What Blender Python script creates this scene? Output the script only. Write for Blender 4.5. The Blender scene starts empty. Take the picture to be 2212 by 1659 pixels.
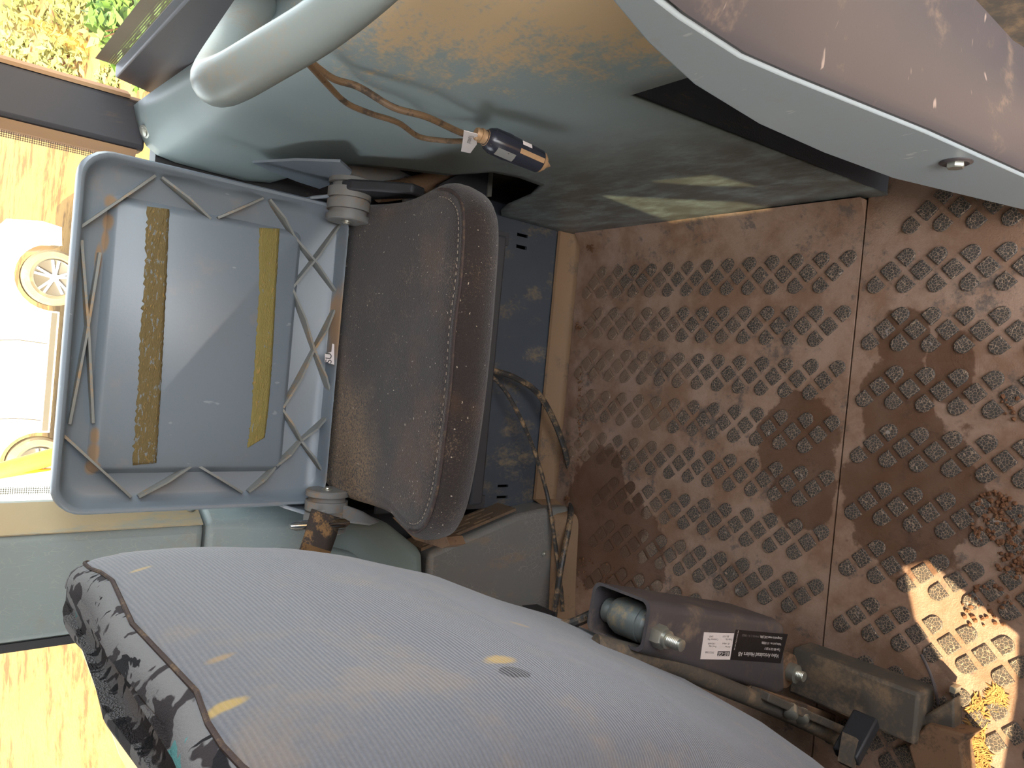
import bpy, bmesh, math, random
from mathutils import Vector, Matrix, noise as mnoise
random.seed(7)

# ------------------------------------------------------------------ camera
F, CX, CY = 1600.0, 1106.0, 829.5            # focal length and centre in pixels of the 2212 x 1659 frame
CAM = Vector((0.0, 0.0, 1.2))
def camdir(px, py): return Vector(((px - CX) / F, -(py - CY) / F, -1.0))
_th = math.atan(0.08); _d = (math.cos(_th), math.sin(_th))
AY = camdir(-225, 681).normalized()
_vd = -F * F / ((-225 - CX) * _d[0] + (681 - CY) * _d[1])
AZ = -camdir(CX + _vd * _d[0], CY + _vd * _d[1]).normalized()
AX = AY.cross(AZ)
ROT = Matrix((AX, AY, AZ))
cam_data = bpy.data.cameras.new('camera')
cam_data.sensor_width = 36.0; cam_data.lens = 36.0 * F / 2212.0; cam_data.clip_start = 0.02; cam_data.clip_end = 500
cam = bpy.data.objects.new('camera', cam_data)
bpy.context.scene.collection.objects.link(cam)
M4 = ROT.to_4x4(); M4.translation = CAM
cam.matrix_world = M4
bpy.context.scene.camera = cam

# ------------------------------------------------------------------ world, sun, exposure
SUN_TRAVEL = Vector((0.47, 0.62, -0.60)).normalized()
world = bpy.data.worlds.new('sky'); bpy.context.scene.world = world; world.use_nodes = True
wn = world.node_tree; bg = wn.nodes['Background']
sky = wn.nodes.new('ShaderNodeTexSky'); sky.sky_type = 'NISHITA'; sky.sun_disc = False
sky.sun_elevation = math.asin(-SUN_TRAVEL.z); sky.sun_rotation = math.atan2(-SUN_TRAVEL.x, -SUN_TRAVEL.y)
sky.air_density = 1.0; sky.dust_density = 3.0; sky.ozone_density = 0.6
hs = wn.nodes.new('ShaderNodeHueSaturation'); hs.inputs['Saturation'].default_value = 0.35        # hazy, pale dry-season sky
wn.links.new(sky.outputs[0], hs.inputs['Color']); wn.links.new(hs.outputs[0], bg.inputs[0]); bg.inputs[1].default_value = 0.8
sun_data = bpy.data.lights.new('sun', 'SUN'); sun_data.energy = 13.0; sun_data.angle = 0.005; sun_data.color = (1.0, 0.80, 0.50)
sun = bpy.data.objects.new('sun', sun_data); bpy.context.scene.collection.objects.link(sun)
sun.rotation_euler = SUN_TRAVEL.to_track_quat('-Z', 'Y').to_euler(); sun.location = (-6, -3, 6)
sc = bpy.context.scene
sc.view_settings.view_transform = 'Standard'; sc.view_settings.look = 'None'
sc.view_settings.gamma = 1.0; sc.view_settings.use_curve_mapping = False
sc.view_settings.exposure = 1.02
sc.cycles.use_denoising = True
sc.cycles.max_bounces = 5; sc.cycles.diffuse_bounces = 4; sc.cycles.glossy_bounces = 2; sc.cycles.transparent_max_bounces = 10
sc.cycles.use_adaptive_sampling = True; sc.cycles.adaptive_threshold = 0.03

# ------------------------------------------------------------------ helpers
COL = sc.collection
def at(px, py, ax, val):
    """Point in the cab seen at a photo pixel, lying on the plane x/y/z (ax) = val."""
    v = ROT @ camdir(px, py)
    return CAM + v * ((val - CAM[ax]) / v[ax])
def tag(o, label=None, cat=None, group=None, kind=None):
    if label: o['label'] = label
    if cat: o['category'] = cat
    if group: o['group'] = group
    if kind: o['kind'] = kind
    return o
def empty(name, loc, label, cat, group=None):
    o = bpy.data.objects.new(name, None); COL.objects.link(o); o.location = loc; o.empty_display_size = 0.05
    bpy.context.view_layer.update()
    return tag(o, label, cat, group)
def link(name, me, m=None, parent=None, sharp=0.6):
    if m and not me.materials: me.materials.append(m)
    for p in me.polygons: p.use_smooth = True
    try: me.set_sharp_from_angle(angle=sharp)
    except Exception: pass
    o = bpy.data.objects.new(name, me); COL.objects.link(o)
    if parent:
        o.parent = parent
        o.matrix_parent_inverse = world_of(parent).inverted()
    return o
def world_of(o):
    m = o.matrix_basis.copy()
    if o.parent: m = world_of(o.parent) @ o.matrix_parent_inverse @ m
    return m
def bevel(o, w, seg=2, ang=0.6):
    b = o.modifiers.new('bevel', 'BEVEL'); b.width = w; b.segments = seg; b.limit_method = 'ANGLE'; b.angle_limit = ang
    b.harden_normals = False
    return o
def subsurf(o, n=1):
    s = o.modifiers.new('smooth', 'SUBSURF'); s.levels = n; s.render_levels = n
    return o

class MB:
    def __init__(s): s.v = []; s.f = []
    def add(s, vs, fs):
        n = len(s.v); s.v += [tuple(v) for v in vs]; s.f += [tuple(i + n for i in f) for f in fs]; return s
    def box(s, x0, x1, y0, y1, z0, z1):
        v = [(x, y, z) for x in (x0, x1) for y in (y0, y1) for z in (z0, z1)]
        return s.add(v, [(0,1,3,2),(4,6,7,5),(0,4,5,1),(2,3,7,6),(0,2,6,4),(1,5,7,3)])
    def obox(s, c, ax, ay, az):
        """box from centre and three half-axis vectors"""
        c, ax, ay, az = map(Vector, (c, ax, ay, az))
        v = [c + ax*i + ay*j + az*k for i in (-1,1) for j in (-1,1) for k in (-1,1)]
        return s.add(v, [(0,1,3,2),(4,6,7,5),(0,4,5,1),(2,3,7,6),(0,2,6,4),(1,5,7,3)])
    def prism(s, pts, off):
        """polygon (3-D points) extruded by a vector or to a second list of points"""
        a = [Vector(p) for p in pts]
        b = [p + Vector(off) for p in a] if not isinstance(off, list) else [Vector(p) for p in off]
        n = len(a)
        return s.add(a + b, [tuple(range(n))[::-1], tuple(range(n, 2*n))] + [(i, (i+1) % n, n + (i+1) % n, n + i) for i in range(n)])
    def ring_loft(s, rings, cap0=True, cap1=True, closed=True):
        n = len(rings[0]); vs = [p for r in rings for p in r]; fs = []
        for k in range(len(rings) - 1):
            for i in range(n if closed else n - 1):
                j = (i + 1) % n
                fs.append((k*n+i, k*n+j, (k+1)*n+j, (k+1)*n+i))
        if cap0: fs.append(tuple(range(n))[::-1])
        if cap1: fs.append(tuple(range((len(rings)-1)*n, len(rings)*n)))
        return s.add(vs, fs)
    def tube(s, path, r, n=10, cap=True):
        path = [Vector(p) for p in path]; rs = r if isinstance(r, (list, tuple)) else [r]*len(path)
        rings = []; up = None
        for i, p in enumerate(path):
            t = (path[min(i+1, len(path)-1)] - path[max(i-1, 0)]).normalized()
            if up is None:
                up = t.orthogonal().normalized()
            up = (up - t * up.dot(t)).normalized(); side = t.cross(up)
            rings.append([p + (up*math.cos(2*math.pi*k/n) + side*math.sin(2*math.pi*k/n))*rs[i] for k in range(n)])
        return s.ring_loft(rings, cap, cap)
    def lathe(s, c, axis, prof, n=20):
        """prof: (distance along axis, radius)"""
        c = Vector(c); a = Vector(axis).normalized(); u = a.orthogonal().normalized(); w = a.cross(u)
        rings = [[c + a*h + (u*math.cos(2*math.pi*k/n) + w*math.sin(2*math.pi*k/n))*r for k in range(n)] for h, r in prof]
        return s.ring_loft(rings)
    def hexbolt(s, c, axis, r, h):
        return s.lathe(c, axis, [(0, r), (h*0.8, r), (h, r*0.85)], 6)
    def build(s, name, m, parent=None, sharp=0.6):
        me = bpy.data.meshes.new(name); me.from_pydata(s.v, [], s.f); me.validate()
        bm = bmesh.new(); bm.from_mesh(me); bmesh.ops.recalc_face_normals(bm, faces=bm.faces); bm.to_mesh(me); bm.free()
        return link(name, me, m, parent, sharp)
def catmull(pts, n=6):
    pts = [Vector(p) for p in pts]; out = []
    for i in range(len(pts) - 1):
        p0 = pts[max(i-1, 0)]; p1 = pts[i]; p2 = pts[i+1]; p3 = pts[min(i+2, len(pts)-1)]
        for k in range(n):
            t = k / n
            out.append(0.5*((2*p1) + (p2-p0)*t + (2*p0-5*p1+4*p2-p3)*t*t + (3*p1-p0-3*p2+p3)*t**3))
    return out + [pts[-1]]
def rrect(x0, x1, z0, z1, r, n=5):
    out = []
    for cx, cz, a in ((x1-r, z1-r, 0), (x0+r, z1-r, 90), (x0+r, z0+r, 180), (x1-r, z0+r, 270)):
        for k in range(n + 1):
            t = math.radians(a + 90*k/n); out.append((cx + r*math.cos(t), cz + r*math.sin(t)))
    return out
def plate_holes(mb, u0, u1, w0, w1, holes, fn, t0, t1):
    """solid plate over (u, w) with rectangular holes; fn(u, w, t) -> point"""
    us = sorted({u0, u1, *[h[0] for h in holes], *[h[1] for h in holes]}); ws = sorted({w0, w1, *[h[2] for h in holes], *[h[3] for h in holes]})
    def solid(i, j):
        if i < 0 or j < 0 or i >= len(us)-1 or j >= len(ws)-1: return False
        cu, cw = (us[i]+us[i+1])/2, (ws[j]+ws[j+1])/2
        return not any(h[0] < cu < h[1] and h[2] < cw < h[3] for h in holes)
    for i in range(len(us)-1):
        for j in range(len(ws)-1):
            if not solid(i, j): continue
            a, b, c, d = us[i], us[i+1], ws[j], ws[j+1]
            q = lambda t: [fn(a, c, t), fn(b, c, t), fn(b, d, t), fn(a, d, t)]
            v = q(t0) + q(t1); mb.add(v, [(0,1,2,3), (7,6,5,4)])
            if not solid(i-1, j): mb.add(v, [(0,3,7,4)])
            if not solid(i+1, j): mb.add(v, [(1,5,6,2)])
            if not solid(i, j-1): mb.add(v, [(0,4,5,1)])
            if not solid(i, j+1): mb.add(v, [(3,2,6,7)])
    return mb

# ------------------------------------------------------------------ materials
def L(h):
    h = h.lstrip('#'); out = []
    for i in (0, 2, 4):
        c = int(h[i:i+2], 16) / 255; out.append(c/12.92 if c <= 0.04045 else ((c+0.055)/1.055)**2.4)
    return (*out, 1.0)
class NT:
    def __init__(s, name):
        s.m = bpy.data.materials.new(name); s.m.use_nodes = True; s.t = s.m.node_tree
        s.b = s.t.nodes['Principled BSDF']; s.out = s.t.nodes['Material Output']
        s.pos = s.t.nodes.new('ShaderNodeNewGeometry').outputs['Position']
    def lk(s, a, b): s.t.links.new(a, b)
    def n(s, typ, **k):
        x = s.t.nodes.new(typ)
        for a, v in k.items(): setattr(x, a, v)
        return x
    def mapped(s, scale=(1,1,1), rot=(0,0,0), loc=(0,0,0)):
        m = s.n('ShaderNodeMapping'); m.inputs['Scale'].default_value = scale; m.inputs['Rotation'].default_value = rot; m.inputs['Location'].default_value = loc
        s.lk(s.pos, m.inputs['Vector']); return m.outputs[0]
    def noise(s, scale, detail=4, rough=0.6, vec=None, dist=0):
        x = s.n('ShaderNodeTexNoise'); x.inputs['Scale'].default_value = scale; x.inputs['Detail'].default_value = detail
        x.inputs['Roughness'].default_value = rough; x.inputs['Distortion'].default_value = dist
        s.lk(vec or s.pos, x.inputs['Vector']); return x.outputs['Fac']
    def voro(s, scale, feature='F1', vec=None, out='Distance', rnd=1.0):
        x = s.n('ShaderNodeTexVoronoi', feature=feature); x.inputs['Scale'].default_value = scale; x.inputs['Randomness'].default_value = rnd
        s.lk(vec or s.pos, x.inputs['Vector']); return x.outputs[out]
    def ramp(s, fac, a, b, lo=0.0, hi=1.0):
        x = s.n('ShaderNodeMapRange'); x.inputs['From Min'].default_value = a; x.inputs['From Max'].default_value = b
        x.inputs['To Min'].default_value = lo; x.inputs['To Max'].default_value = hi; x.interpolation_type = 'SMOOTHSTEP'
        s.lk(fac, x.inputs['Value']); return x.outputs[0]
    def math(s, op, a, b):
        x = s.n('ShaderNodeMath', operation=op)
        for i, v in enumerate((a, b)):
            if isinstance(v, (int, float)): x.inputs[i].default_value = v
            else: s.lk(v, x.inputs[i])
        return x.outputs[0]
    def mix(s, fac, a, b):
        x = s.n('ShaderNodeMix', data_type='RGBA')
        for sock, v in ((x.inputs['Factor'], fac), (x.inputs['A'], a), (x.inputs['B'], b)):
            pass
        if isinstance(fac, (int, float)): x.inputs[0].default_value = fac
        else: s.lk(fac, x.inputs[0])
        for i, v in ((6, a), (7, b)):
            if isinstance(v, tuple): x.inputs[i].default_value = v
            else: s.lk(v, x.inputs[i])
        return x.outputs[2]
    def bump(s, h, strength, dist=0.002, prev=None):
        x = s.n('ShaderNodeBump'); x.inputs['Strength'].default_value = strength; x.inputs['Distance'].default_value = dist
        s.lk(h, x.inputs['Height'])
        if prev: s.lk(prev, x.inputs['Normal'])
        s.lk(x.outputs[0], s.b.inputs['Normal']); return x.outputs[0]
    def blob(s, c, r, wob=0.25, soft=0.12):
        """0..1 mask of a ragged ellipse on the object (x, y, z radii)"""
        d = s.n('ShaderNodeVectorMath', operation='SUBTRACT'); s.lk(s.pos, d.inputs[0]); d.inputs[1].default_value = c
        e = s.n('ShaderNodeVectorMath', operation='DIVIDE'); s.lk(d.outputs[0], e.inputs[0]); e.inputs[1].default_value = r
        l = s.n('ShaderNodeVectorMath', operation='LENGTH'); s.lk(e.outputs[0], l.inputs[0])
        w = s.math('ADD', l.outputs['Value'], s.math('MULTIPLY', s.math('SUBTRACT', s.noise(22, 5), 0.5), wob*4))
        return s.ramp(w, 1+soft, 1-soft)
    def fin(s, col, rough=0.6, metal=0.0, spec=0.5):
        if isinstance(col, tuple): s.b.inputs['Base Color'].default_value = col
        else: s.lk(col, s.b.inputs['Base Color'])
        if isinstance(rough, (int, float)): s.b.inputs['Roughness'].default_value = rough
        else: s.lk(rough, s.b.inputs['Roughness'])
        s.b.inputs['Metallic'].default_value = metal; s.b.inputs['Specular IOR Level'].default_value = spec
        return s.m
def dusty(name, base, base2, dust, lo=0.5, hi=0.7, scale=9, rough=0.55, metal=0, spec=0.4, grain=160, bump=0.15, stretch=(1,1,1), amt=0.8, bd=0.001):
    t = NT(name); v = t.mapped(stretch)
    c = t.mix(t.noise(scale*0.6, 3), L(base), L(base2))
    f = t.math('MULTIPLY', t.ramp(t.math('ADD', t.math('MULTIPLY', t.noise(scale, 6, 0.65, v), 0.75), t.math('MULTIPLY', t.noise(grain, 3, 0.6, v), 0.25)), lo, hi), amt)
    c = t.mix(f, c, L(dust))
    t.bump(t.noise(grain, 4), bump, bd)
    return t.fin(c, t.math('ADD', t.math('MULTIPLY', f, 0.3), rough), metal, spec)

TAN = '#a8875f'
def m_mat():
    t = NT('dusty_rubber_mat')
    c = t.mix(t.ramp(t.noise(9, 5, 0.65), 0.35, 0.65), L('#7f6350'), L('#9c8474'))
    c = t.mix(t.math('MULTIPLY', t.noise(260, 3), 0.35), c, L('#5d4433'))
    worn = t.math('MULTIPLY', t.ramp(t.math('ADD', t.math('MULTIPLY', t.noise(8, 4, 0.7), 0.55), t.math('MULTIPLY', t.noise(60, 6, 0.78), 0.45)), 0.525, 0.62), 0.7)
    c = t.mix(worn, c, L('#4b4a48'))
    wet = None
    for cc, rr in (((-.30,1.10,0),(.15,.10,1)), ((-.36,1.00,0),(.12,.09,1)), ((-.23,1.12,0),(.05,.05,1)), ((-.07,.66,0),(.085,.075,1)), ((-.16,.64,0),(.06,.06,1)),
                   ((-.13,.47,0),(.13,.10,1)), ((.01,.50,0),(.08,.055,1)), ((.07,.43,0),(.06,.035,1)), ((.11,.50,0),(.05,.04,1))):
        b = t.blob(cc, rr, 0.22, 0.05); wet = b if wet is None else t.math('MAXIMUM', wet, b)
    c = t.mix(t.math('MULTIPLY', wet, 0.72), c, L('#4a2f1d'))
    t.bump(t.math('ADD', t.math('MULTIPLY', t.noise(45, 4), 2.0), t.noise(420, 2)), 0.55, 0.0012)
    return t.fin(c, t.math('SUBTRACT', 0.75, t.math('MULTIPLY', wet, 0.2)), 0, 0.3)
def m_pad():
    t = NT('cracked_tread_pad')
    k = t.ramp(t.voro(235, 'DISTANCE_TO_EDGE'), 0.015, 0.085)
    c = t.mix(k, L('#8f7b68'), t.mix(t.noise(40, 2), L('#332f2d'), L('#4f4944')))
    sx = t.n('ShaderNodeSeparateXYZ'); t.lk(t.pos, sx.inputs[0])
    cake = t.ramp(t.math('ADD', t.math('MULTIPLY', t.noise(7, 3), 0.9), sx.outputs['Y']), 1.30, 1.62)
    c = t.mix(t.math('MULTIPLY', cake, 0.8), c, L('#7b6451'))
    c = t.mix(t.math('MULTIPLY', t.ramp(t.noise(60, 2), 0.68, 0.74), 0.6), c, L('#a79c94'))
    wet = t.blob((-.31,1.08,0), (.16,.11,1), 0.22, 0.05)
    c = t.mix(t.math('MULTIPLY', wet, 0.75), c, L('#4a301f'))
    t.bump(k, 0.6, 0.0012)
    return t.fin(c, 0.6, 0, 0.4)
MAT = {}
MAT['mat'] = m_mat(); MAT['pad'] = m_pad()
MAT['teal'] = dusty('teal_grey_plastic', '#75817f', '#808c89', '#a08a68', 0.60, 0.76, 10, 0.42, 0, 0.5, 220, 0.25, (1, 1, 1), 0.55)
def m_side():
    t = NT('dusty_teal_side_panel'); v = t.mapped((1, 1, 2.2), (0.3, 0, 0))
    c = t.mix(t.noise(5, 3), L('#7b888b'), L('#8f9b99'))
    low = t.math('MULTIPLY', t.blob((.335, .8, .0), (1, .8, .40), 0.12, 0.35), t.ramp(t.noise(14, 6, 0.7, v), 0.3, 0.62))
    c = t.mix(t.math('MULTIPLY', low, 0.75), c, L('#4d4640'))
    dust = t.blob((.38, .42, .86), (1, .36, .26), 0.10, 0.45)
    fine = t.math('ADD', t.math('MULTIPLY', t.noise(24, 6, 0.7, v), 0.6), t.math('MULTIPLY', t.noise(190, 3), 0.4))
    d2 = t.ramp(t.math('ADD', t.math('MULTIPLY', dust, 0.36), fine), 0.60, 0.84)
    c = t.mix(t.math('MULTIPLY', d2, 0.9), c, L('#c0a27a'))
    sp = t.math('MULTIPLY', t.ramp(t.math('ADD', t.math('MULTIPLY', t.noise(30, 6, 0.75, v), 0.7), t.math('MULTIPLY', t.noise(260, 2), 0.3)), 0.60, 0.68), 0.5)
    c = t.mix(sp, c, L('#a48f70'))
    t.bump(t.noise(500, 2), 0.15, 0.0006)
    return t.fin(c, 0.45, 0, 0.5)
MAT['side'] = m_side()
def m_shell():
    t = NT('blue_grey_seat_shell')
    c = t.mix(t.noise(6, 3), L('#707a84'), L('#7a828a'))
    c = t.mix(t.math('MULTIPLY', t.ramp(t.noise(11, 5, 0.7), 0.56, 0.74), 0.35), c, L('#93857a'))
    for px, py, r in ((238,435,(.5,.5,.008)), (232,480,(.012,.5,.006)), (226,520,(.014,.5,.004)), (212,560,(.02,.5,.004)), (202,940,(.012,.5,.005)), (200,975,(.014,.5,.006)), (198,1008,(.010,.5,.008)), (712,930,(.05,.5,.010)), (720,700,(.06,.5,.008)), (706,1030,(.02,.5,.014))):
        q = at(px, py, 1, 1.2); rr = r if r[0] < .4 else (.010, .5, .008)
        c = t.mix(t.math('MULTIPLY', t.blob(q, rr, 0.3, 0.35), 0.75), c, L('#9c7a54'))
    s2 = t.ramp(t.noise(70, 2, 0.5, t.mapped((1, 1, 0.4), (0, 0.6, 0))), 0.72, 0.75)
    c = t.mix(t.math('MULTIPLY', s2, 0.35), c, L('#b6bcc2'))
    t.bump(t.noise(300, 2), 0.1, 0.0008)
    return t.fin(c, 0.34, 0, 0.5)
MAT['shell'] = m_shell()
MAT['rib'] = dusty('shell_rib_with_dust', '#7b8183', '#86837b', TAN, 0.50, 0.64, 18, 0.55, 0, 0.4, 240, 0.2, (1,1,1), 0.8)
def m_tape(name, a, b, gap):
    t = NT(name); v = t.mapped((1, 1, 3))
    c = t.mix(t.noise(60, 5, 0.6, v), L(a), L(b))
    ridge = t.noise(85, 3, 0.55, v, 1.5)
    c = t.mix(t.math('MULTIPLY', t.ramp(ridge, 0.60, 0.70), 0.8), c, L('#a5844f'))
    g = t.math('MULTIPLY', t.ramp(t.noise(90, 3, 0.6, t.mapped((1, 1, 2.6))), gap, gap+0.04), 0.9)
    c = t.mix(g, c, L('#7f868b'))
    t.bump(ridge, 0.8, 0.003)
    return t.fin(c, 0.75, 0, 0.25)
MAT['tape1'] = m_tape('brown_tape_residue', '#66593a', '#786744', 0.60)
MAT['tape2'] = m_tape('olive_tape_residue', '#7f7843', '#8a7849', 0.66)
def m_felt():
    t = NT('worn_black_brown_felt'); 
    c = t.mix(t.noise(480, 2, 0.7), L('#221e1f'), L('#403733'))
    c = t.mix(t.math('MULTIPLY', t.ramp(t.noise(7, 4), 0.52, 0.68), 0.45), c, L('#5a4230'))
    d = t.ramp(t.math('ADD', t.math('MULTIPLY', t.noise(9, 4), 0.4), t.math('MULTIPLY', t.noise(330, 3, 0.8), 0.6)), 0.54, 0.66)
    c = t.mix(t.math('MULTIPLY', d, 0.5), c, L('#86705a'))
    edge = t.blob((-.18, 1.16, .6), (.13, .12, 1), 0.2, 0.45)
    c = t.mix(t.math('MULTIPLY', t.math('MULTIPLY', edge, t.ramp(t.noise(300, 3, 0.8), 0.40, 0.56)), 0.75), c, L('#927653'))
    sp = t.ramp(t.noise(210, 1), 0.745, 0.76)
    c = t.mix(sp, c, L('#b7a996'))
    t.bump(t.noise(700, 2), 0.8, 0.002)
    m = t.fin(c, 0.95, 0, 0.15)
    t.b.inputs['Sheen Weight'].default_value = 0.25; t.b.inputs['Sheen Roughness'].default_value = 0.5
    return m
MAT['felt'] = m_felt()
MAT['welt'] = dusty('dusty_seat_welt', '#40383a', '#4b413c', '#76634f', 0.50, 0.70, 60, 0.95, 0, 0.1, 500, 0.5, (1,1,1), 0.8)
MAT['thread'] = dusty('pale_thread', '#a79a8a', '#8c7d6d', '#8d7458', 0.5, 0.7, 30, 0.9)
MAT['navy'] = dusty('scuffed_navy_metal', '#4b5058', '#3f444c', '#877457', 0.50, 0.68, 18, 0.42, 0.2, 0.5, 190, 0.12, (1,1,0.6), 0.65)
MAT['lip'] = dusty('dirty_mat_lip', '#86684c', '#75604c', '#55514c', 0.52, 0.66, 14, 0.7, 0, 0.3, 200, 0.2, (1,1,1), 0.7)
MAT['vinyl'] = None
def m_vinyl():
    t = NT('wrinkled_teal_vinyl')
    c = t.mix(t.noise(6, 3), L('#8b989c'), L('#99a4a1'))
    w = t.voro(85, 'DISTANCE_TO_EDGE', t.mapped((1.4, 1, 0.7)))
    nz = t.noise(60, 3)
    cr = t.math('MULTIPLY', t.ramp(w, 0.05, 0.0), t.ramp(nz, 0.42, 0.6))
    c = t.mix(t.math('MULTIPLY', cr, 0.5), c, L('#a9b0a6'))
    c = t.mix(t.math('MULTIPLY', t.ramp(t.noise(9, 6, 0.7), 0.55, 0.72), 0.5), c, L('#9d8a6c'))
    t.bump(w, 0.25, 0.001)
    return t.fin(c, 0.5, 0, 0.45)
MAT['vinyl'] = m_vinyl()
def m_console():
    t = NT('scuffed_grey_console')
    c = t.mix(t.noise(7, 3), L('#6d7270'), L('#706660'))
    w = t.voro(95, 'DISTANCE_TO_EDGE', t.mapped((1, 1, 1), (0.4, 0.3, 0.5)))
    c = t.mix(t.math('MULTIPLY', t.math('MULTIPLY', t.ramp(w, 0.05, 0.0), t.ramp(t.noise(12, 3), 0.45, 0.6)), 0.4), c, L('#a39a90'))
    c = t.mix(t.math('MULTIPLY', t.ramp(t.noise(12, 6, 0.7, t.mapped((2, 1, 1))), 0.52, 0.7), 0.45), c, L('#8c7459'))
    t.bump(w, 0.2, 0.001)
    return t.fin(c, 0.5, 0, 0.45)
MAT['console'] = m_console()
MAT['grille'] = dusty('dirt_caked_grille', '#5a4a3c', '#665444', '#7e6349', 0.45, 0.65, 20, 0.8)
MAT['black'] = dusty('black_plastic', '#26272b', '#2e2f33', '#7a664e', 0.60, 0.75, 22, 0.5, 0, 0.4, 200, 0.1, (1,1,1), 0.6)
MAT['frame'] = dusty('worn_black_window_frame', '#393b42', '#474447', '#80694d', 0.60, 0.75, 12, 0.5, 0, 0.4, 160, 0.1, (1,1,0.25), 0.6)
MAT['ledge'] = dusty('sun_tinted_dusty_ledge', '#a08e6e', '#ab9a7a', '#8b9088', 0.52, 0.66, 14, 0.7, stretch=(1,1,0.3))  # tan dust tone that also paints in the warm sun bounce
MAT['warmframe'] = dusty('dusty_frame_edge', '#94755e', '#a58468', TAN, 0.4, 0.7, 12, 0.7, stretch=(1,1,0.2))
MAT['void'] = NT('dark_gap').fin(L('#0b0b0d'), 0.9, 0, 0.1)
MAT['flap'] = dusty('dark_carpet_liner', '#484b54', '#51545b', '#7f7660', 0.56, 0.72, 40, 0.9, 0, 0.15, 380, 0.4, (3,3,0.6), 0.5)
def m_scratched(name, a, b, sc1, rough):
    t = NT(name); c = t.mix(t.noise(5, 3), L(a), L(b))
    s1 = t.ramp(t.noise(45, 2, 0.5, t.mapped((0.5, 0.5, 1.6), (0.5, 0.7, 0.2))), 0.70, 0.74)
    c = t.mix(t.math('MULTIPLY', s1, 0.6), c, L(sc1))
    c = t.mix(t.math('MULTIPLY', t.ramp(t.noise(16, 5, 0.7), 0.58, 0.75), 0.35), c, L('#a48a72'))
    t.bump(t.noise(300, 2), 0.08, 0.0006)
    return t.fin(c, rough, 0, 0.5)
MAT['mauve'] = m_scratched('scratched_mauve_grey_plastic', '#4c4749', '#464244', '#a8968c', 0.42)
MAT['pale'] = m_scratched('pale_blue_grey_trim', '#9ba7ae', '#a8b0b1', '#dcdcd6', 0.4)
MAT['tube'] = dusty('grey_coated_handle', '#727d7d', '#7e8582', '#94795a', 0.50, 0.72, 7, 0.38, 0, 0.5, 260, 0.1, (1,1,1), 0.6)
MAT['hinge'] = dusty('grey_hinge_plastic', '#6e7172', '#797672', '#8a6f52', 0.48, 0.66, 22, 0.5, 0, 0.4, 240, 0.1, (1,1,1), 0.75)
MAT['steel'] = dusty('zinc_steel', '#a9aba2', '#bdbbae', '#8a6f52', 0.55, 0.75, 60, 0.35, 0.8, 0.5, 200, 0.1, (1,1,1), 0.7)
MAT['chrome'] = NT('chrome').fin(L('#c8c8c8'), 0.12, 1.0)
MAT['rust'] = dusty('rusty_dusty_steel', '#6b513d', '#7a604a', '#453c35', 0.48, 0.62, 25, 0.75, 0.1, 0.3, 220, 0.3)
MAT['bracket'] = dusty('black_painted_bracket', '#4a474b', '#534d4d', '#8f7a66', 0.50, 0.70, 24, 0.42, 0.1, 0.5, 150, 0.15, (1,1,1), 0.6)
MAT['shaft'] = dusty('dusty_grey_shaft', '#6b7373', '#737873', '#b39c76', 0.48, 0.62, 20, 0.4, 0.3, 0.5, 150, 0.15, (1,1,1), 0.8)
MAT['rail'] = dusty('dusty_dark_rail', '#4c4843', '#575149', '#86715a', 0.45, 0.66, 22, 0.65, 0.1, 0.3, 180, 0.3, (1,1,1), 0.8)
MAT['cable'] = dusty('dusty_black_cable', '#2b2a2a', '#343230', '#9a7d5b', 0.47, 0.62, 40, 0.45, 0, 0.4, 220, 0.15, (1,1,1), 0.75)
MAT['cablebrown'] = dusty('brown_dusty_cable', '#5f4a36', '#6d553c', '#2f2823', 0.50, 0.62, 40, 0.5, 0, 0.4, 220, 0.1)
MAT['plug'] = dusty('glossy_black_plug', '#22242e', '#2c2e38', '#7c6750', 0.60, 0.74, 60, 0.25, 0, 0.5)
MAT['copper'] = dusty('dull_copper_contact', '#a0805f', '#ab8a68', '#8a6f52', 0.55, 0.75, 60, 0.5, 0.3)
MAT['white'] = dusty('white_paper', '#e2d8d4', '#d8cdc8', '#b39c86', 0.66, 0.8, 40, 0.6)
MAT['ink'] = NT('black_print').fin(L('#2b2828'), 0.6)
MAT['inkgrey'] = NT('grey_print').fin(L('#7c7572'), 0.6)
MAT['label'] = dusty('black_sticker', '#1d1b1d', '#242123', '#6d5a44', 0.62, 0.78, 50, 0.35)
MAT['whiteprint'] = NT('white_print').fin(L('#d9d4d0'), 0.5)
MAT['fray'] = dusty('white_frayed_foam', '#c9c2bb', '#a79f98', '#6a5c50', 0.5, 0.6, 60, 0.95, grain=300, bump=0.8)
MAT['belt'] = dusty('worn_dark_belt_leather', '#3d3734', '#473e38', '#93724e', 0.52, 0.62, 34, 0.8, 0, 0.2, 260, 0.3, (1,1,1), 0.85)
MAT['beltdirty'] = dusty('dirt_caked_belt', '#6b5136', '#755a3c', '#3a322d', 0.5, 0.62, 60, 0.85, 0, 0.2, 300, 0.4)
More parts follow.
